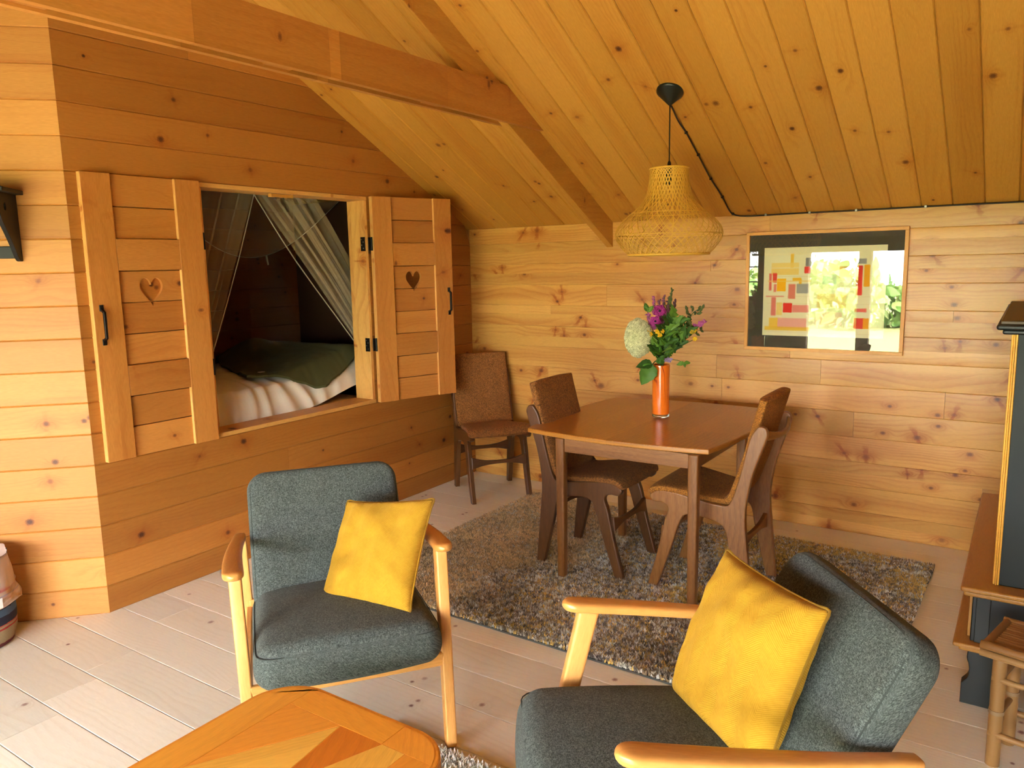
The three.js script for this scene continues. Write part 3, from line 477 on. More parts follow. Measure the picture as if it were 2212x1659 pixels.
// yellow cushions: a square pillow with pinched corners, axes given
function makePillow(label, c, X, Y, Z, s, thick, seed) {
  const t = thing('cushion', label, 'cushion', c, 0, 'pair of mustard yellow cushions');
  t.quaternion.setFromRotationMatrix(new THREE.Matrix4().makeBasis(V(...X), V(...Y), V(...Z)));
  const N = 46, P = [], U = [], I = [], h = s / 2;
  for (const side of [1, -1]) for (let j = 0; j <= N; j++) for (let i = 0; i <= N; i++) {
    const u = i / N * 2 - 1, v = j / N * 2 - 1, eu = 1 - Math.pow(Math.abs(u), 2.6), ev = 1 - Math.pow(Math.abs(v), 2.6);
    const edge = Math.min(1 - Math.abs(u), 1 - Math.abs(v)), pin = 1 - 0.05 * (1 - v * v) * Math.abs(u) ** 3, pin2 = 1 - 0.05 * (1 - u * u) * Math.abs(v) ** 3;
    let z = side * thick * Math.pow(Math.max(0, eu * ev), 0.5);
    const wr = smooth(0, 0.25, edge) * (0.010 * noise(u * 2.2 + seed, v * 2.2, seed) + 0.005 * noise(u * 5, v * 5 + seed, seed + 3)) + 0.002 * smooth(0.4, 0.1, edge) * smooth(0, 0.1, edge) * Math.sin((Math.abs(u) > Math.abs(v) ? v : u) * 14 + seed + 2 * noise(u * 3, v * 3, seed + 5));
    z += side * wr; if (side < 0) z *= 0.8;
    P.push(u * h * pin , v * h * pin2 , z); U.push(u * h, v * h);
  }
  const k = N + 1, o = k * k;
  for (const b of [0, 1]) for (let j = 0; j < N; j++) for (let i = 0; i < N; i++) { const a = b * o + j * k + i, c2 = a + k; b ? I.push(a, c2, a + 1, a + 1, c2, c2 + 1) : I.push(a, a + 1, c2, a + 1, c2 + 1, c2); }
  const g = build(P, U, I); weld(g); mesh('cover', g, yellowFab, t);
  const H = h * 0.985, pts = []; for (const [ax, ay, bx, by] of [[-1, -1, 1, -1], [1, -1, 1, 1], [1, 1, -1, 1], [-1, 1, -1, -1]]) for (let i = 0; i < 10; i++) { const q = i / 10, u = lerp(ax, bx, q), v = lerp(ay, by, q); pts.push(V(u * h * (1 - 0.05 * (1 - v * v) * Math.abs(u) ** 3) * 0.998, v * h * (1 - 0.05 * (1 - u * u) * Math.abs(v) ** 3) * 0.998, 0)); } void H;
  mesh('seam', tube(pts, 0.0032, 160, 6, true), yellowFab, t);
  return t;
}
makePillow('mustard yellow herringbone cushion leaning in the left armchair before the bed', [1.612, 0.575, 2.728], [0.98425, 0.14632, -0.09926], [-0.17674, 0.79891, -0.5749], [-0.00482, 0.58338, 0.81218], 0.385, 0.058, 3);
makePillow('mustard yellow herringbone cushion standing in the right foreground armchair', [2.900, 0.605, 2.820], [0.77349, 0.01484, 0.63364], [0.23724, 0.92027, -0.31115], [-0.58774, 0.39099, 0.7083], 0.40, 0.082, 8);

// ------------------------------------------------------------------ dining chairs
// local: front +x, feet on y = 0, side frames at z = +-0.21
function makeDiningChair(name, label, fabric) {
  const t = thing(name, label, 'chair', [0, 0, 0], 0, 'teak dining chairs with brown tweed');
  const crv = (pts) => new THREE.CatmullRomCurve3(pts.map(([x, y]) => V(x, y, 0)), false, 'centripetal').getPoints(pts.length * 4).map((p) => new THREE.Vector2(p.x, p.y));
  const outline = [
    ...crv([[-0.017, 0], [0.010, 0.27], [0.020, 0.381], [0.017, 0.462], [-0.007, 0.594], [-0.061, 0.759], [-0.066, 0.785], [-0.056, 0.806], [-0.036, 0.808], [-0.024, 0.795], [-0.006, 0.765], [0.034, 0.599], [0.070, 0.475], [0.092, 0.440], [0.14, 0.436], [0.26, 0.451], [0.383, 0.466], [0.440, 0.455], [0.458, 0.436], [0.444, 0.418], [0.405, 0.418], [0.378, 0.408], [0.366, 0.384], [0.382, 0.333], [0.418, 0.17], [0.466, 0]]),
    ...crv([[0.430, 0], [0.372, 0.17], [0.318, 0.340], [0.296, 0.372], [0.25, 0.381], [0.150, 0.368], [0.105, 0.345], [0.080, 0.25], [0.046, 0.11], [0.018, 0]]),
  ];
  const s = new THREE.Shape(outline);
  for (const k of [-1, 1]) { const g = boxUV(extrude(s, 0.03, 0.006, 3), 1 / 1.2 * 0.9, 0.1, 0.2 + k * 0.1, 'y'); g.translate(0, 0, k * 0.195 - 0.015); mesh('side_frame', g, teakDark === fabric.frame ? teakDark : fabric.frame, t); }
  // bow-shaped stretchers, deeper at the ends
  for (const [x, y, lean] of [[0.034, 0.275, 0], [0.405, 0.255, 0.1]]) {
    const sh = new THREE.Shape(crv([[-0.185, -0.032], [-0.10, -0.014], [0, -0.009], [0.10, -0.014], [0.185, -0.032]])); for (const p of crv([[0.185, 0.034], [0.10, 0.012], [0, 0.006], [-0.10, 0.012], [-0.185, 0.034]])) sh.lineTo(p.x, p.y);
    const g = boxUV(extrude(sh, 0.022, 0.004, 2), 0.8, 0, 0.1, 'x'); g.rotateY(Math.PI / 2).rotateZ(lean).translate(x - 0.011, y, 0); mesh('stretcher', g, fabric.frame, t);
  }
  { // shaped rail behind the backrest
    const P = []; for (let i = 0; i <= 20; i++) { const u = i / 20 * 2 - 1; P.push(V(-0.058 - 0.028 * (1 - u * u), 0.775 - 0.018 * (1 - u * u), u * 0.186)); }
    mesh('back_rail', sweep(P, () => 0.010, (u) => lerp(0.012, 0.024, Math.abs(u * 2 - 1) ** 2), V(0, 1, 0), 14, 0.55, 0.9, 0.8), fabric.frame, t);
  }
  const shell = (prof, hw, th) => sweep(new THREE.CatmullRomCurve3(prof.map(([x, y]) => V(x, y, 0))).getPoints(30), hw, th, V(-1, 0.3, 0), 40, 0.42, 0.55);
  const endR = (u, e) => (u < e ? Math.sqrt(Math.max(0, 1 - ((e - u) / e) ** 2)) : 1);
  mesh('backrest', shell([[-0.048, 0.935], [-0.040, 0.90], [-0.008, 0.78], [0.030, 0.64], [0.066, 0.53], [0.088, 0.475], [0.112, 0.452]], (u) => 0.197 * (0.95 + 0.05 * endR(u, 0.08)) - 0.010 * (1 - endR(u, 0.10)), (u) => lerp(0.025, 0.018, u) * (0.45 + 0.55 * endR(u, 0.06))), fabric.cloth, t);
  const seat = sweep(new THREE.CatmullRomCurve3([[0.085, 0.470], [0.12, 0.452], [0.20, 0.457], [0.32, 0.474], [0.41, 0.480], [0.452, 0.466], [0.470, 0.438]].map(([x, y]) => V(x, y, 0))).getPoints(36), (u) => lerp(0.178, 0.222, smooth(0.05, 0.75, u)) - 0.05 * (1 - Math.sqrt(Math.max(0, 1 - (Math.max(0, u - 0.82) / 0.18) ** 2))), (u) => 0.020 * (0.5 + 0.5 * endR(1 - u, 0.05)), V(0, 1, 0), 40, 0.42, 0.6);
  mesh('seat', seat, fabric.cloth, t);
  return t;
}
const chairL = makeDiningChair('dining_chair', 'teak dining chair with a brown tweed seat tucked under the left side of the table', { frame: teakDark, cloth: tweed });
chairL.position.set(1.384, 0.022, 1.10);
const chairR = makeDiningChair('dining_chair', 'pale-framed dining chair with a gold-brown seat at the right of the table', { frame: teakPale, cloth: tweedGold });
chairR.position.set(2.45, 0.022, 1.085); chairR.rotation.y = Math.PI;
const chairC = makeDiningChair('dining_chair', 'dark-framed dining chair with a brown tweed back standing alone in the room corner', { frame: teakDark, cloth: tweed });
chairC.position.set(0.231, 0, 0.224); chairC.rotation.y = -Math.atan2(0.275, 0.35);

// ------------------------------------------------------------------ dining table
{
  const t = thing('dining_table', 'teak extending dining table with bowed edges and slim tapered legs', 'table', [1.845, 0.022, 1.085]);
  const L = (x, z) => new THREE.Vector2(x - 1.845, -(z - 1.085));
  const bow = (a, b, bulge, n = 14) => { const out = []; for (let i = 0; i <= n; i++) { const q = i / n, m = 4 * q * (1 - q); out.push(L(lerp(a[0], b[0], q) + bulge[0] * m, lerp(a[1], b[1], q) + bulge[1] * m)); } return out; };
  const FL = [1.392, 1.408], FM = [1.845, 1.463], FR = [2.306, 1.418], BRr = [2.30, 0.385], BM = [1.845, 0.36], BL = [1.385, 0.42];
  const leaf = (pts) => boxUV(extrude(new THREE.Shape(pts), 0.024, 0.006, 3).rotateX(-Math.PI / 2).translate(0, 0.698, 0), 1, 0, 0, 'z');
  const g = 0.002;
  const left = [...bow(FL, [FM[0] - g, FM[1]], [0, 0.012]), ...bow([BM[0] - g, BM[1]], BL, [0, -0.01]), ...bow(BL, FL, [-0.05, 0])];
  const right = [...bow([FM[0] + g, FM[1]], FR, [0, 0.012]), ...bow(FR, BRr, [0.05, 0]), ...bow(BRr, [BM[0] + g, BM[1]], [0, -0.01])];
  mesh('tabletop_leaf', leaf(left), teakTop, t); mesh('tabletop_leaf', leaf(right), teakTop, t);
  const x0 = 1.585 - 1.845, x1 = 2.25 - 1.845, z0 = 0.755 - 1.085, z1 = 1.425 - 1.085, y = 0.662;
  for (const [a, b] of [[V(x0, y, z1), V(x1, y, z1)], [V(x0, y, z0), V(x1, y, z0)]]) mesh('apron', beam(a, b, 0.066, 0.02, 0.003, V(0, 0, 1)), teak, t);
  for (const [a, b] of [[V(x0, y, z0), V(x0, y, z1)], [V(x1, y, z0), V(x1, y, z1)]]) mesh('apron', beam(a, b, 0.066, 0.02, 0.003, V(1, 0, 0)), teak, t);
  for (const x of [x0, x1]) for (const z of [z0, z1]) mesh('leg', sweep([V(x, 0, z), V(x, 0.006, z), V(x, 0.35, z), V(x, 0.69, z), V(x, 0.697, z)], (u) => lerp(0.018, 0.026, u), (u) => lerp(0.018, 0.026, u), V(0, 0, 1), 20, 0.4, 0.96, 0.85), teak, t);
}
// ------------------------------------------------------------------ coffee table with a geometric veneer
{
  const t = thing('coffee_table', 'low coffee table with rounded corners and an orange geometric veneer top', 'coffee table', [2.105, 0, 3.99]);
  const W = 0.584, D = 1.41, rc = 0.125, top = 0.45;
  const rr = (w, d, r) => { const s = new THREE.Shape(), x = w / 2, y = d / 2; s.moveTo(-x + r, -y); s.lineTo(x - r, -y); s.absarc(x - r, -y + r, r, -Math.PI / 2, 0); s.lineTo(x, y - r); s.absarc(x - r, y - r, r, 0, Math.PI / 2); s.lineTo(-x + r, y); s.absarc(-x + r, y - r, r, Math.PI / 2, Math.PI); s.lineTo(-x, -y + r); s.absarc(-x + r, -y + r, r, Math.PI, Math.PI * 1.5); return s; };
  const VN = [[1.28, 1.16, 0.46], [1.2, 0.94, 0.34], [1.3, 1.42, 0.72], [0.95, 0.54, 0.16], [1.25, 1.04, 0.36]].map((c) => phys({ map: beechTex, color: tint(...c), roughness: 0.42, clearcoat: 0.35, clearcoatRoughness: 0.35 }));
  mesh('tabletop', boxUV(extrude(rr(W, D, rc), 0.03, 0.006, 3, 20).rotateX(-Math.PI / 2).translate(0, top - 0.0312, 0), 0.85, 0, 0, 'z'), VN[1], t);
  const Q = (x, z) => new THREE.Vector2(x - 2.105, -(z - 3.99));
  const inlay = (pts, m, ang, off) => { const g = new THREE.ExtrudeGeometry(new THREE.Shape(pts), { depth: 0.001, bevelEnabled: false, curveSegments: 12 }).rotateX(-Math.PI / 2).translate(0, top - 0.001, 0), p = g.attributes.position, uv = []; for (let i = 0; i < p.count; i++) { const x = p.getX(i), z = p.getZ(i); uv.push((x * Math.cos(ang) + z * Math.sin(ang)) * 0.85 + off, (-x * Math.sin(ang) + z * Math.cos(ang)) * 1.4 + off); } g.setAttribute('uv', new THREE.Float32BufferAttribute(uv, 2)); mesh('veneer_piece', g, m, t); };
  const X0 = 1.919, X1 = 2.307, Z0 = 3.373, Z1 = 4.607, o = 0.0012, xl = 1.813 + 0.008, xr = 2.397 - 0.008, zf = 3.285 + 0.008, zn = 4.695 - 0.008, r = rc - 0.01;
  const arc = (cx, cz, a0, a1) => Array.from({ length: 11 }, (_, i) => { const a = R(lerp(a0, a1, i / 10)); return Q(cx + r * Math.cos(a), cz + r * Math.sin(a)); });
  // border strips
  inlay([Q(xl, zf + r), ...arc(xl + r, zf + r, 180, 270), Q(X0 - 0.0, zf), Q(X0 - o, Z0 - o), Q(X0 - o, Z1), Q(xl, Z1)], VN[0], Math.PI / 2, 0.1);
  inlay([Q(X0 + o, zf), Q(2.236 - o, zf), Q(2.236 - o, Z0 - o), Q(X0 + o, Z0 - o)], VN[4], 0.1, 0.3);
  const cutX = (z) => xr - r + Math.sqrt(Math.max(0, r * r - (z - zf - r) ** 2)), inZ = (lo, hi) => arc(xr - r, zf + r, 270, 360).filter((p) => 3.99 - p.y > lo && 3.99 - p.y < hi);
  inlay([Q(2.236 + o, zf), ...inZ(0, Z0 - o), Q(cutX(Z0 - o), Z0 - o), Q(2.236 + o, Z0 - o)], VN[1], 0.9, 0.5);
  inlay([Q(X1 + o, Z0 + o), Q(cutX(Z0 + o), Z0 + o), ...inZ(Z0 + o, 9), Q(xr, Z1), Q(X1 + o, Z1)], VN[1], Math.PI / 2, 0.7);
  inlay([Q(xl + 0.06, Z1 + o), Q(xr - 0.06, Z1 + o), Q(xr - 0.06, zn), Q(xl + 0.06, zn)], VN[0], 0, 0.2);
  // the field: wedges meeting in points
  inlay([Q(X0 + o, Z0 + o), Q(2.099 - o, Z0 + o), Q(X0 + o, 3.668)], VN[1], -1.0, 0.15);
  inlay([Q(2.101, Z0 + o * 2), Q(2.137, 3.63), Q(1.98, 4.2), Q(X0 + o, 4.2), Q(X0 + o, 3.672)], VN[2], -1.0, 0.4);
  inlay([Q(2.104, Z0 + o), Q(2.235, Z0 + o), Q(2.139, 3.622)], VN[3], 1.1, 0.6);
  inlay([Q(2.2375, Z0 + o), Q(X1 - o, Z0 + o), Q(X1 - o, 4.2), Q(1.983, 4.2), Q(2.14, 3.63)], VN[2], 1.2, 0.8);
  inlay([Q(X0 + o, 4.202), Q(X1 - o, 4.202), Q(X1 - o, Z1), Q(X0 + o, Z1)], VN[4], 0.6, 0.05);
  for (const x of [-0.19, 0.19]) for (const z of [-0.55, 0.55]) mesh('leg', sweep([V(x * 1.05, 0, z * 1.03), V(x * 1.05, 0.006, z * 1.03), V(x, 0.4, z), V(x, 0.419, z)], (u) => lerp(0.014, 0.022, u), (u) => lerp(0.014, 0.022, u), V(0, 0, 1), 18, 0.8, 0.94, 0.85), beech, t);
}
// ------------------------------------------------------------------ pendant lamp and its cable
{
  const t = thing('pendant_lamp', 'woven bamboo pendant lamp on a black cord above the dining table', 'lamp', [1.953, 2.325, 1.022]);
  const nrm = V(0, -0.8898, 0.4564), rim = [], P = [], U = [], I = [], e1 = V(1, 0, 0), e2 = nrm.clone().cross(e1), tip = V(-0.002, -0.062, -0.006); void rim;
  const RG = 40, prof = [[0.0625, 0.001], [0.0625, 0.008], [0.057, 0.013]];
  for (const [r, h] of prof) for (let j = 0; j <= RG; j++) { const a = j / RG * Math.PI * 2, v = e1.clone().multiplyScalar(r * Math.cos(a)).addScaledVector(e2, r * Math.sin(a)).addScaledVector(nrm, h); P.push(v.x, v.y, v.z); U.push(j / RG, h); }
  for (let j = 0; j <= RG; j++) { const a = j / RG * Math.PI * 2; P.push(tip.x + 0.007 * Math.cos(a), tip.y, tip.z + 0.007 * Math.sin(a)); U.push(j / RG, 1); }
  for (let i = 0; i < 3; i++) for (let j = 0; j < RG; j++) { const a = i * (RG + 1) + j, b = a + RG + 1; I.push(a, b, a + 1, a + 1, b, b + 1); }
  mesh('canopy', build(P, U, I), std({ color: 0x131a12, roughness: 0.35, side: THREE.DoubleSide }), t);
  mesh('cord', tube([tip, V(0, -0.2, 0), V(0, -0.33, 0)], 0.0032, 16, 8), blackM, t);
  mesh('lamp_holder', new THREE.LatheGeometry([[0.0045, 0.02], [0.008, 0.012], [0.010, -0.012], [0.018, -0.03], [0.019, -0.09], [0.0, -0.09]].map(([r, y]) => new THREE.Vector2(r, y - 0.335)), 18), blackM, t);
  // the weave: two families of strips over the shade's profile, denser at the neck
  const cv = new THREE.CatmullRomCurve3([[0.088, -0.348], [0.089, -0.375], [0.096, -0.43], [0.112, -0.485], [0.155, -0.535], [0.215, -0.585], [0.249, -0.635], [0.247, -0.675], [0.222, -0.715], [0.190, -0.748]].map(([r, y]) => V(r, y, 0)), false, 'centripetal');
  const pts = cv.getPoints(60), N = 44, seg = 44, strands = [];
  const strip = (a0, dir, off) => {
    const p = [], u = [], ix = [];
    for (let i = 0; i <= seg; i++) {
      const q = i / seg, f = q * 60, k = Math.min(59, Math.floor(f)), A = pts[k].clone().lerp(pts[k + 1], f - k), r = A.x + off + 0.0012 * Math.sin(q * 40 + a0 * 23), a = a0 + dir * 1.75 * (q ** 0.8), w = lerp(0.0027, 0.0019, smooth(0.15, 0.6, q));
      const da = w / r; for (const [s, dr] of [[-1, -0.0006], [1, -0.0006], [1, 0.0006], [-1, 0.0006]]) { p.push((r + dr) * Math.cos(a + s * da), A.y, (r + dr) * Math.sin(a + s * da)); u.push(q, s); }
    }
    for (let i = 0; i < seg; i++) for (let j = 0; j < 4; j++) { const a = i * 4 + j, b = i * 4 + (j + 1) % 4; ix.push(a, b, a + 4, b, b + 4, a + 4); }
    return build(p, u, ix);
  };
  for (let i = 0; i < N; i++) { const a = i / N * Math.PI * 2; strands.push(strip(a + (i % 2) * 0.02, 1, 0.001), strip(a + 0.03, -1, -0.001)); }
  for (let i = 0; i < 7; i++) { const a = i / 7 * Math.PI * 2 + 0.05; strands.push(strip(a, 0.12, -0.003)); }
  const bamboo = std({ color: 0xe6b040, roughness: 0.55, side: THREE.DoubleSide });
  const sh = mesh('shade', mergeGeometries(strands), bamboo, t); sh.userData.kind = 'stuff';
  const ringAt = (name, r, y, th) => mesh(name, new THREE.TorusGeometry(r, th, 8, 64).rotateX(Math.PI / 2).translate(0, y, 0), bamboo, t);
  ringAt('top_ring', 0.089, -0.349, 0.0045); ringAt('bottom_ring', 0.190, -0.748, 0.006); ringAt('hoop', 0.245, -0.655, 0.0028); ringAt('hoop', 0.178, -0.555, 0.0025);
  mesh('crossbar', mergeGeometries([0, 1].map((k) => tube([V(-0.088 * (1 - k), -0.352, -0.088 * k), V(0, -0.352, 0), V(0.088 * (1 - k), -0.352, 0.088 * k)], 0.003, 8, 6))), bamboo, t);
  const n = V(0, 1, -SLOPE).normalize(), W = [[1.951, 2.268, 1.012], [1.944, 2.250, 0.955], [1.921, 2.219, 0.833], [1.927, 2.180, 0.756], [1.927, 2.089, 0.579], [1.923, 1.985, 0.375], [1.932, 1.899, 0.207], [1.931, 1.822, 0.060], [1.940, 1.806, 0.022], [1.975, 1.797, 0.007], [2.32, 1.795, 0.006], [2.6, 1.794, 0.006], [2.93, 1.795, 0.006], [3.35, 1.794, 0.006], [4.15, 1.794, 0.006]].map((a) => V(...a)); void n;
  const cab = thing('cable', 'thin black cable clipped along the ceiling board and the top of the back wall', 'cable', [1.953, 2.2, 0.9]);
  mesh('wire', tube(W.map((p) => p.sub(V(1.953, 2.2, 0.9))), 0.0042, 160, 7), std({ color: 0x2a1a0e, roughness: 0.6 }), cab);
  for (const [x, y, z] of [[1.927, 2.176, 0.748], [1.927, 2.087, 0.574], [1.923, 1.983, 0.370], [1.932, 1.896, 0.202], [1.938, 1.810, 0.03], [2.12, 1.796, 0.006], [2.36, 1.796, 0.006], [2.6, 1.795, 0.006], [2.93, 1.796, 0.006]]) mesh('clip', rbox(0.014, 0.014, 0.012, 0.003).translate(x - 1.953, y - 2.2, z - 0.9), x > 2 ? steel : blackM, cab);
}

// ------------------------------------------------------------------ framed picture
{
  const t = thing('picture', 'framed abstract watercolour behind glass on the back wall, garden mirrored in it', 'picture', [2.442, 1.361, 0]);
  const W = 0.845, H = 0.678, fw = 0.019, fm = std({ map: beechTex, color: tint(1.1, 1.08, 0.8), roughness: 0.45 });
  mesh('frame', boxUV(rbox(W, fw, 0.024, 0.002).translate(0, H / 2 - fw / 2, 0.013), 0.8, 0, 0, 'x'), fm, t); mesh('frame', boxUV(rbox(W, fw, 0.024, 0.002).translate(0, -H / 2 + fw / 2, 0.013), 0.8, 0, 0.3, 'x'), fm, t);
  for (const s of [-1, 1]) mesh('frame', boxUV(rbox(fw, H - 2 * fw, 0.024, 0.002).translate(s * (W / 2 - fw / 2), 0, 0.013), 0.8, 0, 0.5, 'y'), fm, t);
  mesh('mount', new THREE.BoxGeometry(W - 2 * fw, H - 2 * fw, 0.006).translate(0, 0, 0.006), std({ color: 0x4a4636, roughness: 0.85 }), t);
  const c = document.createElement('canvas'); c.width = 1032; c.height = 800; const x = c.getContext('2d'), r = rng(14);
  x.fillStyle = '#eae3b6'; x.fillRect(0, 0, 1032, 800);
  const wash = (col, a, X, Y, w, h, n = 26) => { for (let i = 0; i < n; i++) { x.globalAlpha = a * (0.4 + 0.6 * r()) / 5; x.fillStyle = col; x.beginPath(); const j = () => (r() - 0.5) * 14; x.moveTo(X + j(), Y + j()); x.lineTo(X + w + j(), Y + j()); x.lineTo(X + w + j(), Y + h + j()); x.lineTo(X + j(), Y + h + j()); x.closePath(); x.fill(); } x.globalAlpha = 1; };
  wash('#efca62', 0.5, 70, 190, 240, 55); wash('#efc240', 0.9, 240, 60, 22, 120); wash('#f0d070', 0.5, 70, 140, 240, 40); wash('#f6b400', 1.6, 125, 285, 72, 105); wash('#e2402e', 0.9, 85, 232, 32, 80); wash('#e0584a', 0.6, 52, 235, 18, 150); wash('#e4705e', 0.5, 95, 330, 20, 70);
  wash('#f0b820', 0.9, 262, 275, 70, 24); wash('#f0b820', 0.9, 318, 285, 18, 60); wash('#d8604c', 0.55, 225, 330, 60, 130, 16); wash('#9a9a90', 0.8, 300, 330, 95, 80); wash('#e93424', 1.7, 185, 505, 72, 78); wash('#e88874', 0.7, 265, 520, 140, 62); wash('#e8a090', 0.6, 130, 640, 260, 90); wash('#eec040', 0.8, 62, 640, 72, 84); wash('#e0685c', 0.5, 75, 450, 40, 165); wash('#eed070', 0.6, 125, 500, 48, 110);
  wash('#ee4638', 1.5, 362, 178, 44, 52); wash('#8c8c86', 0.8, 372, 100, 40, 70); wash('#e2b020', 0.4, 20, 720, 400, 30); wash('#e27062', 0.4, 25, 436, 160, 8); wash('#eec868', 0.4, 40, 300, 380, 6); wash('#e03a2c', 1.1, 800, 175, 42, 250); wash('#8c8c86', 0.7, 800, 115, 70, 40); wash('#f0a812', 1.2, 860, 170, 40, 180); wash('#e2402e', 1.6, 795, 630, 70, 85); wash('#f0a010', 1.2, 868, 630, 40, 85); wash('#d8584a', 0.6, 795, 545, 90, 26); wash('#dc6a40', 0.8, 660, 180, 110, 90); wash('#efcf7a', 0.5, 480, 420, 240, 120); wash('#e8b8a0', 0.5, 470, 580, 220, 110); wash('#b8b8a8', 0.5, 520, 250, 110, 80);
  x.strokeStyle = '#c9a668'; x.lineWidth = 2; for (const y of [262, 440, 505, 766]) { x.globalAlpha = 0.45; x.beginPath(); x.moveTo(40, y); x.bezierCurveTo(300, y - 4, 600, y + 5, 990, y + 1); x.stroke(); } x.globalAlpha = 1;
  const ct = new THREE.CanvasTexture(c); ct.colorSpace = THREE.SRGBColorSpace; ct.magFilter = THREE.LinearFilter;
  const plain = std({ color: 0xeae3b6, roughness: 0.9 }), paper = mesh('painting', new THREE.BoxGeometry(0.644, 0.5, 0.002).translate(0.001, -0.002, 0.0105), [plain, plain, plain, plain, std({ map: ct, roughness: 0.9 }), plain], t); void paper;
  mesh('glass', new THREE.BoxGeometry(W - 2 * fw, H - 2 * fw, 0.0005).translate(0, 0, 0.0185), phys({ color: 0xffffff, roughness: 0, transmission: 1, thickness: 0, ior: 1.52 }), t);
}

// ------------------------------------------------------------------ vase and flowers
const RT = V(0.829, 0, -0.559), TC = V(0.559, 0, 0.829), VASE = V(1.853, 0.744, 0.860);
const off = (a, b, c) => V(0, b, 0).addScaledVector(RT, a).addScaledVector(TC, c);        // right, up, towards the room
{
  const t = thing('vase', 'tall glossy orange glass vase with dark red veins on the dining table', 'vase', VASE.toArray());
  const tex = dataTex(512, 512, (x, y, o) => { const u = x / 512, v = y / 512; const a = Math.abs(noise(u * 4, v * 5 + u * 3, 31, 4) + 0.35 * noise(u * 12, v * 11, 32, 12)), vein = smooth(0.07, 0.0, a) * smooth(0.2, 0.45, v) * 0.95, b = noise(u * 6, v * 6, 33, 6) * 12; o[0] = lerp(246, 140, vein) + b; o[1] = lerp(122, 36, vein) + b; o[2] = lerp(34, 16, vein) + b * 0.5; });
  const body = [[0.0, 0.018], [0.040, 0.018], [0.0435, 0.022], [0.044, 0.10], [0.0445, 0.2], [0.046, 0.268], [0.0468, 0.276], [0.0440, 0.277], [0.0425, 0.268], [0.041, 0.2], [0.041, 0.06], [0.0, 0.05]];
  mesh('body', new THREE.LatheGeometry(body.map(([r, y]) => new THREE.Vector2(r, y)), 48), phys({ map: tex, roughness: 0.12, clearcoat: 1, clearcoatRoughness: 0.03 }), t);
  mesh('base', new THREE.LatheGeometry([[0, 0.0015], [0.040, 0.0015], [0.0445, 0.005], [0.0445, 0.0145], [0.041, 0.0165], [0, 0.0165]].map(([r, y]) => new THREE.Vector2(r, y)), 48), phys({ color: 0xffffff, transmission: 1, thickness: 0.02, ior: 1.5, roughness: 0.02 }), t).userData.label = 'clear glass base';
}
const leafM = ['#3c6a12', '#4c7c18', '#2e580e', '#669226'].map((c) => phys({ color: c, roughness: 0.6, side: THREE.DoubleSide, transmission: 0.25, thickness: 0 })), stemM = std({ color: 0x3f6420, roughness: 0.7 });
function leafGeo(len, w, lobes = 0, curl = 0.25, seed = 1) {      // along +y, face +z
  const N = 14, M = 6, p = [], u = [], ix = [];
  for (let i = 0; i <= N; i++) { const q = i / N, hw = w / 2 * Math.pow(Math.sin(Math.PI * Math.pow(q, 0.75)), 0.8) * (lobes ? 1 - 0.45 * Math.abs(Math.sin(q * Math.PI * lobes)) : 1 + 0.06 * Math.sin(q * 60)); for (let j = 0; j <= M; j++) { const s = j / M * 2 - 1; p.push(s * hw, q * len - Math.abs(s) * hw * (lobes ? 0.5 : 0.1), -curl * len * q * q + 0.18 * hw * Math.abs(s) + 0.004 * noise(q * 6, s * 3, seed)); u.push(s, q); } }
  for (let i = 0; i < N; i++) for (let j = 0; j < M; j++) { const a = i * (M + 1) + j, b = a + M + 1; ix.push(a, a + 1, b, a + 1, b + 1, b); }
  return build(p, u, ix);
}
const lobed = leafGeo(0.085, 0.07, 3, 0.3, 3), broad = leafGeo(0.11, 0.085, 0, 0.35, 5), small = leafGeo(0.035, 0.02, 0, 0.2, 7);
function aimed(g, at, dir, up = V(0, 0, 1), s = 1) { const y = dir.clone().normalize(), z = up.clone().sub(y.clone().multiplyScalar(up.dot(y))).normalize(), x = y.clone().cross(z); return g.clone().applyMatrix4(new THREE.Matrix4().makeBasis(x.multiplyScalar(s), y.multiplyScalar(s), z.multiplyScalar(s)).setPosition(at)); }
function stemTo(t, end, r = 0.0022, mid = 0.4) {
  const a = V(0, 0.075, 0).addScaledVector(RT, -end.dot(RT) * 0.08), m = V(0, 0.285, 0).add(end.clone().setY(0).multiplyScalar(mid * 0.16)), k = m.clone().lerp(end, 0.5).add(V(0, 0.015, 0)), pts = [a, m, k, end];
  mesh('stem', tube(pts, r, 24, 6), stemM, t); return new THREE.CatmullRomCurve3(pts);
}
const bunch = (label, cat, name = cat.replace(' ', '_')) => thing(name, label, cat, VASE.toArray());
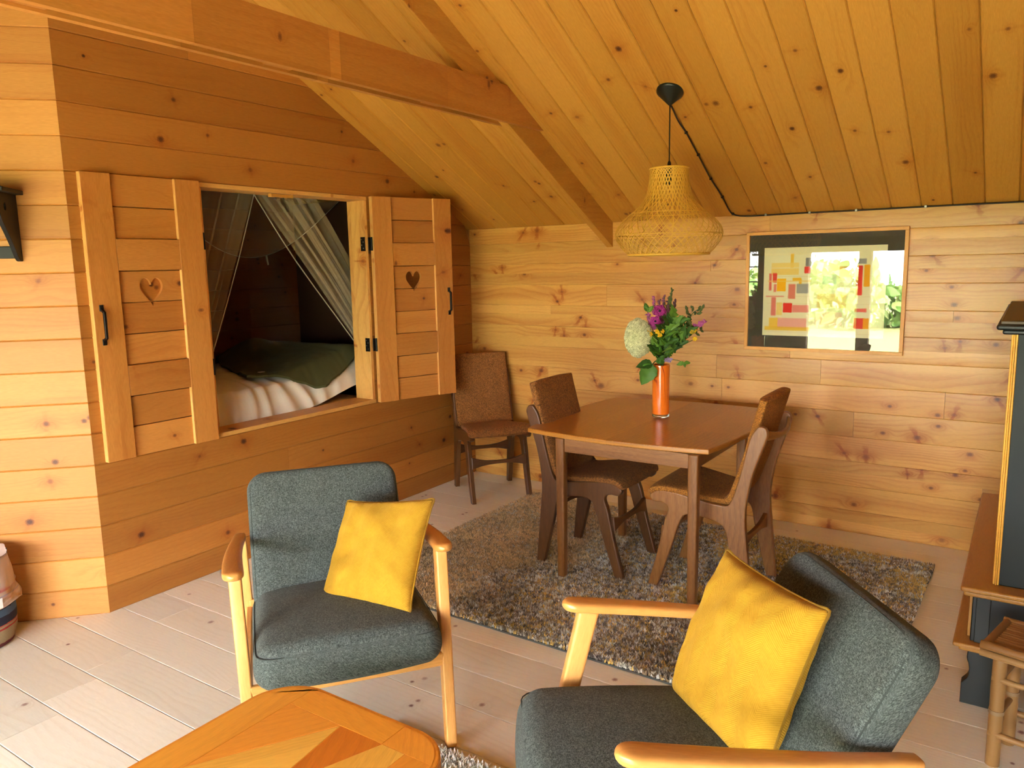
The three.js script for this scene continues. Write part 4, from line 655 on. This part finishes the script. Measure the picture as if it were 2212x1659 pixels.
{
  const FR = rng(4);
  // hydrangea ball
  const hy = bunch('large creamy white hydrangea ball at the left of the bouquet', 'flower', 'hydrangea'), c = off(-0.122, 0.418, 0.03);
  stemTo(hy, c.clone().add(off(0.03, -0.05, 0)), 0.003);
  const fl = [], petal = leafGeo(0.0105, 0.009, 0, 0.5, 2);
  for (let i = 0; i < 620; i++) { const y = 1 - 2 * (i + 0.5) / 620, a = i * 2.39996, q = Math.sqrt(1 - y * y), d = V(q * Math.cos(a), y, q * Math.sin(a)), at = c.clone().add(V(d.x * 0.066, d.y * 0.094, d.z * 0.066).multiplyScalar(0.90 + 0.16 * FR())); const tx = d.clone().cross(V(0.3, 1, 0.2)).normalize(), ty = d.clone().cross(tx), ph = FR() * 3, cl = FR(); for (let k = 0; k < 4; k++) { const w = ph + k * Math.PI / 2; { const g = aimed(petal, at, tx.clone().multiplyScalar(Math.cos(w)).addScaledVector(ty, Math.sin(w)).addScaledVector(d, 0.35), d, 0.85 + 0.3 * FR()), b = 0.66 + 0.34 * cl; g.setAttribute('color', new THREE.Float32BufferAttribute(Array.from({ length: g.attributes.position.count * 3 }, (_, i) => b * [1, 1, 0.85 + 0.15 * cl][i % 3]), 3)); fl.push(g); } } }
  const core = new THREE.SphereGeometry(1, 24, 18).scale(0.060, 0.087, 0.060).translate(c.x, c.y, c.z);
  mesh('flower_core', core, std({ color: 0x8c9a4e, roughness: 0.9 }), hy);
  const fm = mesh('florets', mergeGeometries(fl), phys({ color: 0xf2efc0, roughness: 0.8, side: THREE.DoubleSide, vertexColors: true }), hy); fm.userData.kind = 'stuff';
  // magenta petunias
  const bloom = (t, at, face, r, mat, eye, n = 5) => { const g = leafGeo(r, r * 1.25, 0, 0.25, 9), tx = face.clone().cross(V(0, 1, 0.1)).normalize(), ty = face.clone().cross(tx); for (let k = 0; k < n; k++) { const w = k / n * Math.PI * 2 + 0.4; mesh('petal', aimed(g, at, tx.clone().multiplyScalar(Math.cos(w)).addScaledVector(ty, Math.sin(w)).addScaledVector(face, 0.25), face), mat, t); } mesh('flower_centre', new THREE.SphereGeometry(r * 0.2, 10, 8).translate(at.x + face.x * 0.003, at.y + face.y * 0.003, at.z + face.z * 0.003), eye, t); };
  const magenta = phys({ color: 0xa3127c, roughness: 0.6, side: THREE.DoubleSide, transmission: 0.2, thickness: 0 }), darkEye = std({ color: 0x2a0622 }), yel = phys({ color: 0xe8b808, roughness: 0.6, side: THREE.DoubleSide }), pink = phys({ color: 0xb5588e, roughness: 0.7, side: THREE.DoubleSide }), mauve = std({ color: 0x8a5468, roughness: 0.8 }), seedM = std({ color: 0x56602a, roughness: 0.8 });
  let s = bunch('upper magenta flower with a dark eye near the top of the bouquet', 'flower', 'magenta_flower'); let e = off(-0.022, 0.555, 0.06); stemTo(s, e); bloom(s, e, TC.clone().add(V(0, 0.15, 0)).normalize(), 0.034, magenta, darkEye);
  s = bunch('lower magenta flower just above the yellow blossoms of the bouquet', 'flower', 'magenta_flower'); e = off(-0.045, 0.505, 0.07); stemTo(s, e); bloom(s, e, TC.clone().add(V(-0.2, -0.1, 0)).normalize(), 0.030, magenta, darkEye);
  // yellow blossoms
  const yLab = ['yellow blossom spray beside the white hydrangea ball', 'yellow blossoms in the middle of the bouquet under the magenta flowers', 'upper yellow blossom at the right edge of the bouquet', 'lower yellow blossom at the right edge of the bouquet'];
  [[[-0.085, 0.455, 0.07], [-0.07, 0.44, 0.075], [-0.095, 0.44, 0.06]], [[-0.035, 0.452, 0.08], [-0.012, 0.455, 0.08], [-0.025, 0.435, 0.085]], [[0.145, 0.445, 0.05], [0.160, 0.452, 0.04]], [[0.160, 0.41, 0.05]]].forEach((set, i) => { const t = bunch(yLab[i], 'flower', 'yellow_flower'); for (const q of set) { const at = off(...q); bloom(t, at, TC.clone().add(V(FR() - 0.5, FR() * 0.6, FR() - 0.5)).normalize(), 0.014, yel, yel, 5); } stemTo(t, off(...set[0]), 0.0016); });
  // pink and mauve spikes
  const spike = (label, end, mat, n, len, name = 'flower_spike') => { const t = bunch(label, 'flower', name), cv = stemTo(t, end, 0.0018), gs = []; for (let i = 0; i < n; i++) { const q = 1 - (i / n) * len, at = cv.getPoint(clamp(q, 0, 1)), d = V(FR() - 0.5, FR() * 0.9, FR() - 0.5).normalize(); gs.push(aimed(small, at, d, TC, lerp(0.45, 1.0, i / n))); gs.push(new THREE.SphereGeometry(0.004, 6, 5).translate(at.x + d.x * 0.008, at.y + d.y * 0.008, at.z + d.z * 0.008)); } mesh('blossoms', mergeGeometries(gs.map((g) => { const k = g.index ? g.toNonIndexed() : g; return k; })), mat, t); return t; };
  spike('tallest green-tipped spike standing up from the middle of the bouquet', off(0.050, 0.655, 0.0), std({ color: 0x5f6a34, roughness: 0.8, side: THREE.DoubleSide }), 26, 0.3);
  spike('mauve flower spike left of the tallest spike in the bouquet', off(0.010, 0.625, 0.02), std({ color: 0x8a4e66, roughness: 0.8, side: THREE.DoubleSide }), 40, 0.42);
  spike('pale mauve flower spike at the upper left of the bouquet', off(-0.038, 0.618, 0.0), pink, 18, 0.22);
  spike('dusky purple flower spike at the upper right of the bouquet', off(0.066, 0.60, 0.02), std({ color: 0x5c3440, roughness: 0.8, side: THREE.DoubleSide }), 30, 0.36);
  spike('dense mauve flower head behind the magenta flowers', off(0.028, 0.575, 0.03), mauve, 46, 0.4);
  spike('dusty pink blossoms at the left shoulder of the bouquet above the hydrangea', off(-0.075, 0.535, 0.03), pink, 26, 0.24);
  spike('bright pink blossom at the far right tip of the bouquet', off(0.222, 0.492, 0.0), phys({ color: 0xc9609e, roughness: 0.7, side: THREE.DoubleSide }), 12, 0.12);
  spike('small lilac blossom hanging at the rim of the vase', off(0.022, 0.298, 0.075), phys({ color: 0x9a86a8, roughness: 0.7, side: THREE.DoubleSide }), 10, 0.15);
  spike('short mauve spike just left of the upper magenta flower', off(-0.012, 0.60, 0.0), std({ color: 0x7c4a5c, roughness: 0.8, side: THREE.DoubleSide }), 34, 0.38);
  spike('brownish mauve spike crowded behind the tallest spike', off(0.044, 0.615, -0.03), std({ color: 0x6e4250, roughness: 0.8, side: THREE.DoubleSide }), 34, 0.38);
  // airy seed-head sprays on the right
  const spray = (label, end, n) => { const t = bunch(label, 'plant sprig', 'seed_spray'), cv = stemTo(t, end, 0.0016), gs = [], br = []; for (let i = 0; i < n; i++) { const b = cv.getPoint(0.66 + 0.34 * FR()), d = V(0, FR() * 0.9 - 0.2, 0).addScaledVector(RT, FR() * 1.2 - 0.45).addScaledVector(TC, FR() - 0.5).multiplyScalar(0.06), at = b.clone().add(d); br.push(tube([b, b.clone().addScaledVector(d, 0.5).add(V(0, 0.005, 0)), at], 0.0008, 4, 4)); gs.push(aimed(small, at, V(FR() - 0.5, FR(), FR() - 0.5), TC, 0.75), aimed(small, at, V(FR() - 0.5, FR() - 0.5, FR() - 0.5), TC, 0.65), new THREE.SphereGeometry(0.005, 6, 5).translate(at.x, at.y, at.z)); } mesh('twigs', mergeGeometries(br), stemM, t); mesh('seed_heads', mergeGeometries(gs.map((g) => g.index ? g.toNonIndexed() : g)), seedM, t); };
  spray('airy green seed-head spray at the upper right of the bouquet', off(0.165, 0.545, 0.0), 26); spray('loose green seed-head spray drooping at the right of the bouquet', off(0.175, 0.44, 0.0), 18);
  // leafy stems
  const leafy = (label, end, n, geo, mi, sc = 1, spread = 0.8) => { const t = bunch(label, 'leafy stem', 'leafy_stem'), cv = stemTo(t, end); for (let i = 0; i < n; i++) { const q = 0.42 + 0.58 * (i + 0.5) / n, at = cv.getPoint(q), d = V(0, 0.35 + 0.4 * FR(), 0).addScaledVector(RT, (FR() - 0.5) * 2 * spread).addScaledVector(TC, 0.1 + 0.9 * FR()); mesh('leaf', aimed(geo, at, d, TC.clone().add(V(0, 0.6, 0)), sc * (0.75 + 0.4 * FR())), leafM[(i + mi) % 4], t); } return t; };
  leafy('lobed green leaves filling the middle of the bouquet', off(0.01, 0.45, 0.06), 20, lobed, 0); leafy('tall lobed green leaf stem rising behind the magenta flowers', off(0.055, 0.52, 0.02), 15, lobed, 1);
  leafy('dark green leaf stem leaning to the right of the vase', off(0.115, 0.44, 0.03), 16, lobed, 2, 1.05); leafy('green leaves low over the front rim of the vase', off(0.0, 0.36, 0.09), 14, lobed, 3, 0.85, 1.1); leafy('green leaf stem between the hydrangea and the vase', off(-0.05, 0.37, 0.075), 12, lobed, 1, 0.85);
  leafy('bushy green leaf stem at the back of the bouquet', off(0.04, 0.42, -0.06), 9, broad, 2, 0.9);
  { const t = bunch('upright green leaf at the upper left of the bouquet', 'leafy stem', 'leafy_stem'); e = off(-0.075, 0.55, 0.02); stemTo(t, e); mesh('leaf', aimed(small, e, V(-0.2, 0.7, 0), TC, 1.4), leafM[1], t); mesh('leaf', aimed(small, e, V(0.6, 0.5, 0), TC, 1.2), leafM[3], t); }
  { const t = bunch('broad drooping leaf hanging over the left side of the vase', 'leafy stem', 'leafy_stem'); e = off(-0.055, 0.285, 0.05); stemTo(t, e, 0.0024, 0.3); mesh('leaf', aimed(broad, e, off(-0.42, -0.8, 0.15), TC.clone().add(V(0, 0.3, 0)), 1.05), leafM[1], t); mesh('leaf', aimed(broad, e, off(-1, 0.05, 0.1), V(0, 1, 0).add(TC), 0.72), leafM[2], t); mesh('leaf', aimed(small, off(-0.03, 0.29, 0.06), off(0.3, 0.5, 0.6), TC, 1.8), leafM[0], t); }
  { const t = bunch('small trailing leaf sprig to the right of the vase rim', 'leafy stem', 'leafy_stem'); e = off(0.112, 0.288, 0.03); stemTo(t, e, 0.0016, 0.3); mesh('leaf', aimed(small, e, off(-0.9, -0.3, 0), TC, 1.15), leafM[3], t); mesh('leaf', aimed(small, e, off(0.9, -0.1, 0), TC, 1.0), leafM[3], t); mesh('leaf', aimed(small, e, off(0.2, -0.8, 0), TC, 0.8), leafM[1], t); }
}

// ------------------------------------------------------------------ rugs
function makeRug(label, x0, x1, z0, z1, turn, step, h, seed, colour, bindM) {
  const w = x1 - x0, d = z1 - z0, t = thing('rug', label, 'rug', [(x0 + x1) / 2, 0, (z0 + z1) / 2], turn), r = rng(seed);
  mesh('backing', new THREE.BoxGeometry(w, 0.007, d).translate(0, 0.0045, 0), bindM, t);
  const b = [], u = [], ix = []; for (let k = 0; k < 3; k++) { const a = k * 2.1, c = Math.cos(a), s = Math.sin(a), lean = 0.32 * h, ww = step * 0.42, o = b.length / 3; b.push(-ww * s, 0, ww * c, ww * s, 0, -ww * c, lean * c * 0.5 - ww * 0.8 * s, h * 0.6, lean * s * 0.5 + ww * 0.8 * c, lean * c * 0.5 + ww * 0.8 * s, h * 0.6, lean * s * 0.5 - ww * 0.8 * c, lean * c * 1.6, h, lean * s * 1.6); u.push(0, 0, 1, 0, 0, 0.6, 1, 0.6, 0.5, 1); ix.push(o, o + 1, o + 2, o + 1, o + 3, o + 2, o + 2, o + 3, o + 4); }
  const g = build(b, u, ix), nx = Math.floor(w / step), nz = Math.floor(d / step), im = new THREE.InstancedMesh(g, std({ color: 0xffffff, roughness: 1, side: THREE.DoubleSide }), nx * nz), M = new THREE.Matrix4(), q = new THREE.Quaternion(), col = new THREE.Color(), E = new THREE.Euler(); let n = 0;
  for (let i = 0; i < nx; i++) for (let j = 0; j < nz; j++) { const x = -w / 2 + (i + 0.5 + (r() - 0.5) * 0.9) * step, z = -d / 2 + (j + 0.5 + (r() - 0.5) * 0.9) * step; E.set((r() - 0.5) * 0.6, r() * 6.28, (r() - 0.5) * 0.6); q.setFromEuler(E); const s = 0.75 + 0.5 * r(); M.compose(V(x, 0.0075, z), q, V(1.15, s, 1.15)); im.setMatrixAt(n, M); colour(x / w + 0.5, z / d + 0.5, r, col, hash(Math.floor(x / 0.014 + 0.3 * noise(z * 90, x * 90, 2)), Math.floor(z / 0.014), seed)); im.setColorAt(n, col); n++; }
  im.name = numbered('pile'); im.userData.kind = 'stuff'; shade(im); t.add(im); return t;
}
makeRug('large grey-brown flecked shag rug lying under the dining table', 0.685, 3.085, 0.315, 2.045, R(-1.2), 0.0080, 0.017, 8, (u, v, r, c, cell) => {
  const band = u + 0.18 * noise(u * 3, v * 4, 5) + 0.1 * noise(u * 9, v * 8, 6), f = r() < 0.7 ? cell : r(), o = noise(u * 14, v * 10, 7);
  const A = [0.78, 0.59, 0.33], B = [0.45, 0.34, 0.21], C = [0.72, 0.69, 0.61], D = [0.24, 0.215, 0.195], G = [0.84, 0.60, 0.20], Wt = [0.95, 0.93, 0.86];
  let k; const warm = smooth(0.48, 0.12, band), ochre = smooth(0.02, 0.32, noise(u * 6 + 2, v * 5, 11)) * smooth(0.42, 0.72, band);
  if (f < 0.26) k = B; else if (f < 0.26 + 0.5 * warm) k = A; else if (f < 0.40 + 0.45 * ochre) k = G; else if (f < 0.62) k = D; else if (f < 0.82) k = C; else k = warm > 0.5 ? A : Wt;
  const s = 0.75 + 0.45 * r() + 0.22 * o; c.setRGB(k[0] * s, k[1] * s, k[2] * s);
}, std({ color: 0x50504c, roughness: 0.9 }));
makeRug('cream white shag rug lying under the coffee table', 1.70, 3.15, 2.815, 4.60, 0, 0.0095, 0.021, 9, (u, v, r, c) => { const f = r(), s = 0.8 + 0.3 * r(); if (f < 0.06) c.setRGB(0.55 * s, 0.42 * s, 0.20 * s); else if (f < 0.3) c.setRGB(0.72 * s, 0.68 * s, 0.58 * s); else c.setRGB(0.93 * s, 0.91 * s, 0.84 * s); }, std({ color: 0x8a8274, roughness: 0.9 }));

// ------------------------------------------------------------------ cupboard at the right edge
{
  const t = thing('cupboard', 'dark green painted cupboard with warm wood edges at the right of the room', 'cupboard', [3.62, 0, 1.0]), X = (x) => x - 3.62, Z = (z) => z - 1.0;
  const wood = std({ map: beechTex, color: tint(0.64, 0.60, 0.34), roughness: 0.4 }), woodY = std({ map: beechTex, color: tint(1.1, 1.15, 0.5), roughness: 0.4 });
  const slab = (name, x0, x1, y0, y1, z0, z1, m, r = 0.004) => mesh(name, boxUV(rbox(x1 - x0, y1 - y0, z1 - z0, r, 3).translate(X((x0 + x1) / 2), (y0 + y1) / 2, Z((z0 + z1) / 2)), 0.8, 0, 0, 'z'), m, t);
  slab('lower_body', 3.318, 3.86, 0.235, 0.405, 0.43, 1.63, greenPaint); slab('side_moulding', 3.330, 3.372, 0.238, 0.402, 1.626, 1.642, greenPaint, 0.002);
  slab('worktop', 3.282, 3.88, 0.418, 0.436, 0.40, 1.665, wood, 0.007); slab('worktop_moulding', 3.292, 3.87, 0.402, 0.419, 0.41, 1.655, wood, 0.006);
  slab('plinth_ledge', 3.270, 3.88, 0.222, 0.237, 0.40, 1.672, wood, 0.006); slab('plinth_moulding', 3.288, 3.87, 0.207, 0.223, 0.41, 1.660, wood, 0.006);
  slab('front_panel', 3.308, 3.322, 0.238, 0.402, 0.47, 1.60, wood, 0.002);
  for (const z of [1.60, 0.46]) for (const x of [3.362, 3.83]) { const s = new THREE.Shape(); s.moveTo(-0.058, 0); s.lineTo(0.05, 0); s.lineTo(0.05, 0.205); s.lineTo(-0.046, 0.205); s.bezierCurveTo(-0.04, 0.19, -0.052, 0.17, -0.040, 0.15); s.bezierCurveTo(-0.034, 0.12, -0.036, 0.10, -0.046, 0.086); s.lineTo(-0.058, 0.07); s.closePath(); mesh('foot', extrude(s, 0.045, 0.003, 2).translate(X(x), 0.001, Z(z) - 0.02), greenPaint, t); }
  slab('upper_body', 3.386, 3.86, 0.436, 1.292, 0.42, 1.590, bluePaint); for (const [x0, x1, z1] of [[3.370, 3.377, 1.596], [3.377, 3.382, 1.601], [3.382, 3.389, 1.597]]) slab('corner_bead', x0, x1, 0.437, 1.290, 0.42, z1, woodY, 0.0035);
  slab('cornice', 3.345, 3.88, 1.288, 1.304, 0.38, 1.622, greenPaint, 0.007); slab('cornice', 3.328, 3.89, 1.303, 1.322, 0.36, 1.645, greenPaint, 0.009); slab('top_board', 3.338, 3.88, 1.320, 1.334, 0.37, 1.635, std({ color: 0x4c3a20, roughness: 0.5 }), 0.005);
  slab('door', 3.374, 3.388, 0.50, 1.26, 0.46, 0.99, bluePaint, 0.003); slab('door', 3.374, 3.388, 0.50, 1.26, 1.01, 1.54, bluePaint, 0.003);
}
// ------------------------------------------------------------------ bamboo stool
{
  const t = thing('bamboo_stool', 'small bamboo stool with a slatted top in the lower right corner', 'stool', [3.357, 0, 1.99], Math.atan2(-0.058, 0.236));
  // local x along the front edge to the right, local z towards the room; front-left corner at the origin
  const bm = [[0.33, 0.165, 0.05], [0.28, 0.128, 0.034], [0.37, 0.195, 0.064]].map((c) => std({ color: tint(...c), roughness: 0.45 })), node = std({ color: tint(0.33, 0.2, 0.1), roughness: 0.6 });
  const W = 0.36, D = 0.243, H = 0.40, pole = (name, a, b, r, m = bm[0], p = t) => { const n = 10, P = []; for (let i = 0; i <= n; i++) P.push(a.clone().lerp(b, i / n)); const len = a.distanceTo(b), o = mesh(name, sweep(P, (u) => r * (1 + 0.05 * (Math.abs(((u * len / 0.13) % 1) - 0.5) > 0.44 ? 1 : 0)), (u) => r * (1 + 0.05 * (Math.abs(((u * len / 0.13) % 1) - 0.5) > 0.44 ? 1 : 0)), Math.abs(b.y - a.y) > 0.1 ? V(0, 0, 1) : V(0, 1, 0), 14, 1, 0.97), m, p); return o; };
  for (const [x, z] of [[0.045, -0.045], [W - 0.045, -0.045], [0.045, -D + 0.045], [W - 0.045, -D + 0.045]]) { const l = pole('leg', V(x, 0, z), V(x, H - 0.035, z), 0.0195); mesh('binding', new THREE.CylinderGeometry(0.0215, 0.0215, 0.012, 16).translate(x, 0.175, z), node, l); }
  for (const z of [-0.012, -D + 0.012]) pole('top_rail', V(0, H - 0.012, z), V(W, H - 0.012, z), 0.013, bm[1]); for (const x of [0.012, W - 0.012]) pole('top_rail', V(x, H - 0.013, -0.02), V(x, H - 0.013, -D + 0.02), 0.013, bm[1]);
  for (const z of [0.0, -D]) pole('edge_rail', V(0.0, H - 0.036, z + (z ? 0.01 : -0.01)), V(W, H - 0.036, z + (z ? 0.01 : -0.01)), 0.011, bm[2]); for (const x of [0.01, W - 0.01]) pole('edge_rail', V(x, H - 0.036, -0.02), V(x, H - 0.036, -D + 0.02), 0.011, bm[2]);
  for (let i = 0; i < 12; i++) { const z = -0.032 - i * (D - 0.064) / 11; pole('slat', V(0.026, H - 0.012, z), V(W - 0.026, H - 0.012, z), 0.0072, bm[i % 3]); }
  for (const z of [-0.036, -D + 0.036]) { pole('lower_rail', V(0.03, H - 0.118, z), V(W - 0.03, H - 0.118, z), 0.009, bm[2]); for (let i = 1; i < 8; i++) pole('spindle', V(0.045 + i * (W - 0.09) / 8, H - 0.112, z), V(0.045 + i * (W - 0.09) / 8, H - 0.042, z), 0.0065, bm[i % 3]); pole('stretcher', V(0.03, 0.105, z), V(W - 0.03, 0.105, z), 0.0095, bm[0]); }
  for (const x of [0.045, W - 0.045]) { pole('lower_rail', V(x, H - 0.125, -0.03), V(x, H - 0.125, -D + 0.03), 0.009, bm[2]); for (let i = 1; i < 4; i++) pole('spindle', V(x, H - 0.118, -0.045 - i * (D - 0.09) / 4), V(x, H - 0.042, -0.045 - i * (D - 0.09) / 4), 0.0065, bm[i % 3]); pole('stretcher', V(x, 0.155, -0.03), V(x, 0.155, -D + 0.03), 0.009, bm[1]); }
}
// ------------------------------------------------------------------ striped basket with a plastic bag, and the wall shelf at the left edge
{
  const t = thing('waste_basket', 'striped woven basket lined with a crumpled plastic bag at the left edge', 'basket', [-0.192, 0, 3.285]);
  const bands = [[0, '#6a2326'], [0.018, '#a98f68'], [0.078, '#b5342c'], [0.086, '#a98f68'], [0.094, '#c0503a'], [0.10, '#241c30'], [0.135, '#4a6078'], [0.165, '#241c30'], [0.185, '#8a3a20'], [0.2, '#8a3a20']], cols = bands.map(([h, c]) => [h, new THREE.Color(c)]);
  const tex = dataTex(512, 128, (x, y, o) => { const h = y / 128 * 0.2; let c = cols[0][1]; for (const [b, k] of cols) if (h + 0.0015 * noise(x * 0.1, y, 3) >= b) c = k; const s = c.clone().convertLinearToSRGB(), w = 0.82 + 0.25 * (Math.sin(x * Math.PI / 2) * Math.sin(y * Math.PI / 2) * 0.5 + 0.5) + 0.1 * (hash(x, y, 8) - 0.5); o[0] = s.r * 255 * w; o[1] = s.g * 255 * w; o[2] = s.b * 255 * w; });
  const prof = [[0, 0], [0.118, 0], [0.130, 0.004], [0.146, 0.06], [0.150, 0.12], [0.147, 0.2], [0.150, 0.205], [0.143, 0.207], [0.140, 0.2], [0.140, 0.05], [0, 0.03]], g = new THREE.LatheGeometry(prof.map(([r, y]) => new THREE.Vector2(r, y)), 56), p = g.attributes.position, uv = g.attributes.uv; for (let i = 0; i < p.count; i++) uv.setXY(i, uv.getX(i), clamp(p.getY(i) / 0.2, 0.01, 0.995));
  const bm = weaveBump.clone(); bm.repeat.set(10, 3); bm.needsUpdate = true; mesh('body', g, std({ map: tex, bumpMap: bm, bumpScale: 0.002, roughness: 0.9 }), t);
  // bag: folded over the rim outside, rising crumpled above it
  const N = 96, M = 40, P = [], U = [], I = []; for (let j = 0; j <= M; j++) for (let i = 0; i <= N; i++) { const a = i / N * Math.PI * 2, v = j / M, ca = Math.cos(a), sa = Math.sin(a); let r, y; if (v < 0.45) { const q = v / 0.45; y = lerp(0.180 + 0.012 * noise(i / N * 9, 2, 4, 9), 0.250, q); r = 0.160 + 0.016 * (1 - q) - 0.008 * q; } else if (v < 0.7) { const q = (v - 0.45) / 0.25; y = 0.25 + 0.13 * q; r = lerp(0.153, 0.138, q); } else { const q = (v - 0.7) / 0.3; y = 0.38 - 0.2 * q; r = lerp(0.138, 0.118, q); } const n = noise(i / N * 16, v * 9, 41, 16) * 0.008 + noise(i / N * 34, v * 20, 42, 34) * 0.004; P.push((r + n) * ca, y + n * 0.8 + 0.012 * noise(i / N * 6, 3, 9, 6) * smooth(0.4, 0.7, v), (r + n) * sa); U.push(i / N, v); }
  for (let j = 0; j < M; j++) for (let i = 0; i < N; i++) { const a = j * (N + 1) + i, b = a + N + 1; I.push(a, b, a + 1, a + 1, b, b + 1); }
  const bagTex = dataTex(256, 128, (x, y, o) => { const s = noise(x * 0.06, y * 0.12, 5, 16), q = y / 128, red = smooth(0.05, 0.0, Math.abs(q - 0.42 - 0.02 * s)) * (noise(x * 0.25, 1, 6, 64) > -0.2 ? 1 : 0.2), blu = smooth(0.03, 0.0, Math.abs(q - 0.27)); o[0] = lerp(lerp(206, 186, red), 120, blu * 0.5); o[1] = lerp(lerp(176, 96, red), 120, blu * 0.5); o[2] = lerp(lerp(156, 88, red), 170, blu * 0.5); });
  mesh('plastic_bag', build(P, U, I), phys({ map: bagTex, roughness: 0.3, transparent: true, opacity: 0.82, side: THREE.DoubleSide, clearcoat: 0.4, clearcoatRoughness: 0.3 }), t);
  const bwN = V(Math.sin(R(45.7)), 0, Math.cos(R(45.7))), bwL = V(-Math.cos(R(45.7)), 0, Math.sin(R(45.7))); // wall normal; along the wall away from the corner
  const lab = mesh('paper_label', new THREE.BoxGeometry(0.05, 0.042, 0.002), std({ color: 0xe8e2dc, roughness: 0.7 }), t); { const d = V(0.995, 0, -0.1); lab.position.set(d.x * 0.176, 0.208, d.z * 0.176); lab.rotation.y = Math.atan2(d.x, d.z); }
  const s = thing('wall_shelf', 'dark green painted wall shelf cut off by the left edge of the view', 'shelf', V(0, 1.60, EDGE).addScaledVector(bwL, 0.19).toArray(), R(45.7));
  const dark = phys({ color: 0x070906, roughness: 0.55 }), side = new THREE.Shape(); side.moveTo(0, 0); side.bezierCurveTo(0.02, -0.004, 0.035, 0.005, 0.05, 0.03); side.bezierCurveTo(0.09, 0.09, 0.135, 0.13, 0.165, 0.17); side.bezierCurveTo(0.18, 0.2, 0.178, 0.24, 0.178, 0.27); side.lineTo(0, 0.27); side.closePath();
  const hole = new THREE.Path(); hole.absellipse(0.12, 0.215, 0.012, 0.018, 0, Math.PI * 2); side.holes.push(hole);
  for (const x of [-0.002, -0.62]) mesh('side_panel', extrude(side, 0.018, 0.002, 2, 16).rotateY(-Math.PI / 2).translate(x, 0, 0), dark, s);
  mesh('top_board', rbox(0.69, 0.018, 0.205, 0.004).translate(-0.318, 0.279, 0.1), dark, s); mesh('back_rail', rbox(0.61, 0.05, 0.016, 0.003).translate(-0.316, 0.035, 0.009), dark, s); mesh('back_rail', rbox(0.61, 0.04, 0.016, 0.003).translate(-0.316, 0.225, 0.009), dark, s);
}
// ------------------------------------------------------------------ the garden outside the glazed wall (seen mirrored in the picture)
{
  const lawn = structure('lawn'); mesh('grass', new THREE.PlaneGeometry(60, 40, 1, 1).rotateX(-Math.PI / 2).translate(1, -0.12, DEEP + 20.1), std({ color: 0x9a9c5c, roughness: 1 }), lawn);
  mesh('terrace', new THREE.BoxGeometry(9, 0.08, 2.2).translate(1.5, -0.07, DEEP + 1.25), std({ color: 0xc8bcac, roughness: 0.9 }), lawn);
  const r = rng(66), hedge = new THREE.Group(); hedge.name = 'hedge'; hedge.userData = { label: 'sunlit leafy garden shrubs mirrored in the picture glass', category: 'hedge', kind: 'stuff' }; hedge.position.set(1, 0, 17); scene.add(hedge);
  const g = leafGeo(0.22, 0.13, 0, 0.2, 4), n = 9000, im = new THREE.InstancedMesh(g, std({ color: 0xffffff, roughness: 0.7, side: THREE.DoubleSide }), n), M = new THREE.Matrix4(), q = new THREE.Quaternion(), c = new THREE.Color();
  const C = []; for (let i = 0; i < 46; i++) C.push([(r() - 0.5) * 26, 0.1 + r() * 0.75, (r() - 0.5) * 4, 0.5 + r() * 0.45]);
  for (let i = 0; i < n; i++) { const k = C[i % 46], a = r() * 6.28, b = Math.acos(2 * r() - 1), R2 = k[3] * (0.75 + 0.3 * r()); q.setFromEuler(new THREE.Euler(r() * 6.28, r() * 6.28, r() * 6.28)); M.compose(V(k[0] + R2 * Math.sin(b) * Math.cos(a), Math.max(-0.1, k[1] + R2 * Math.cos(b)), k[2] + R2 * Math.sin(b) * Math.sin(a)), q, V(1, 1, 1).multiplyScalar(0.8 + r())); im.setMatrixAt(i, M); const y = r(); c.setRGB(lerp(0.14, 0.5, y * y), lerp(0.26, 0.52, y), lerp(0.06, 0.22, y * y)); im.setColorAt(i, c); }
  im.name = 'leaves'; shade(im); hedge.add(im);
}
renderer.render(scene, camera);
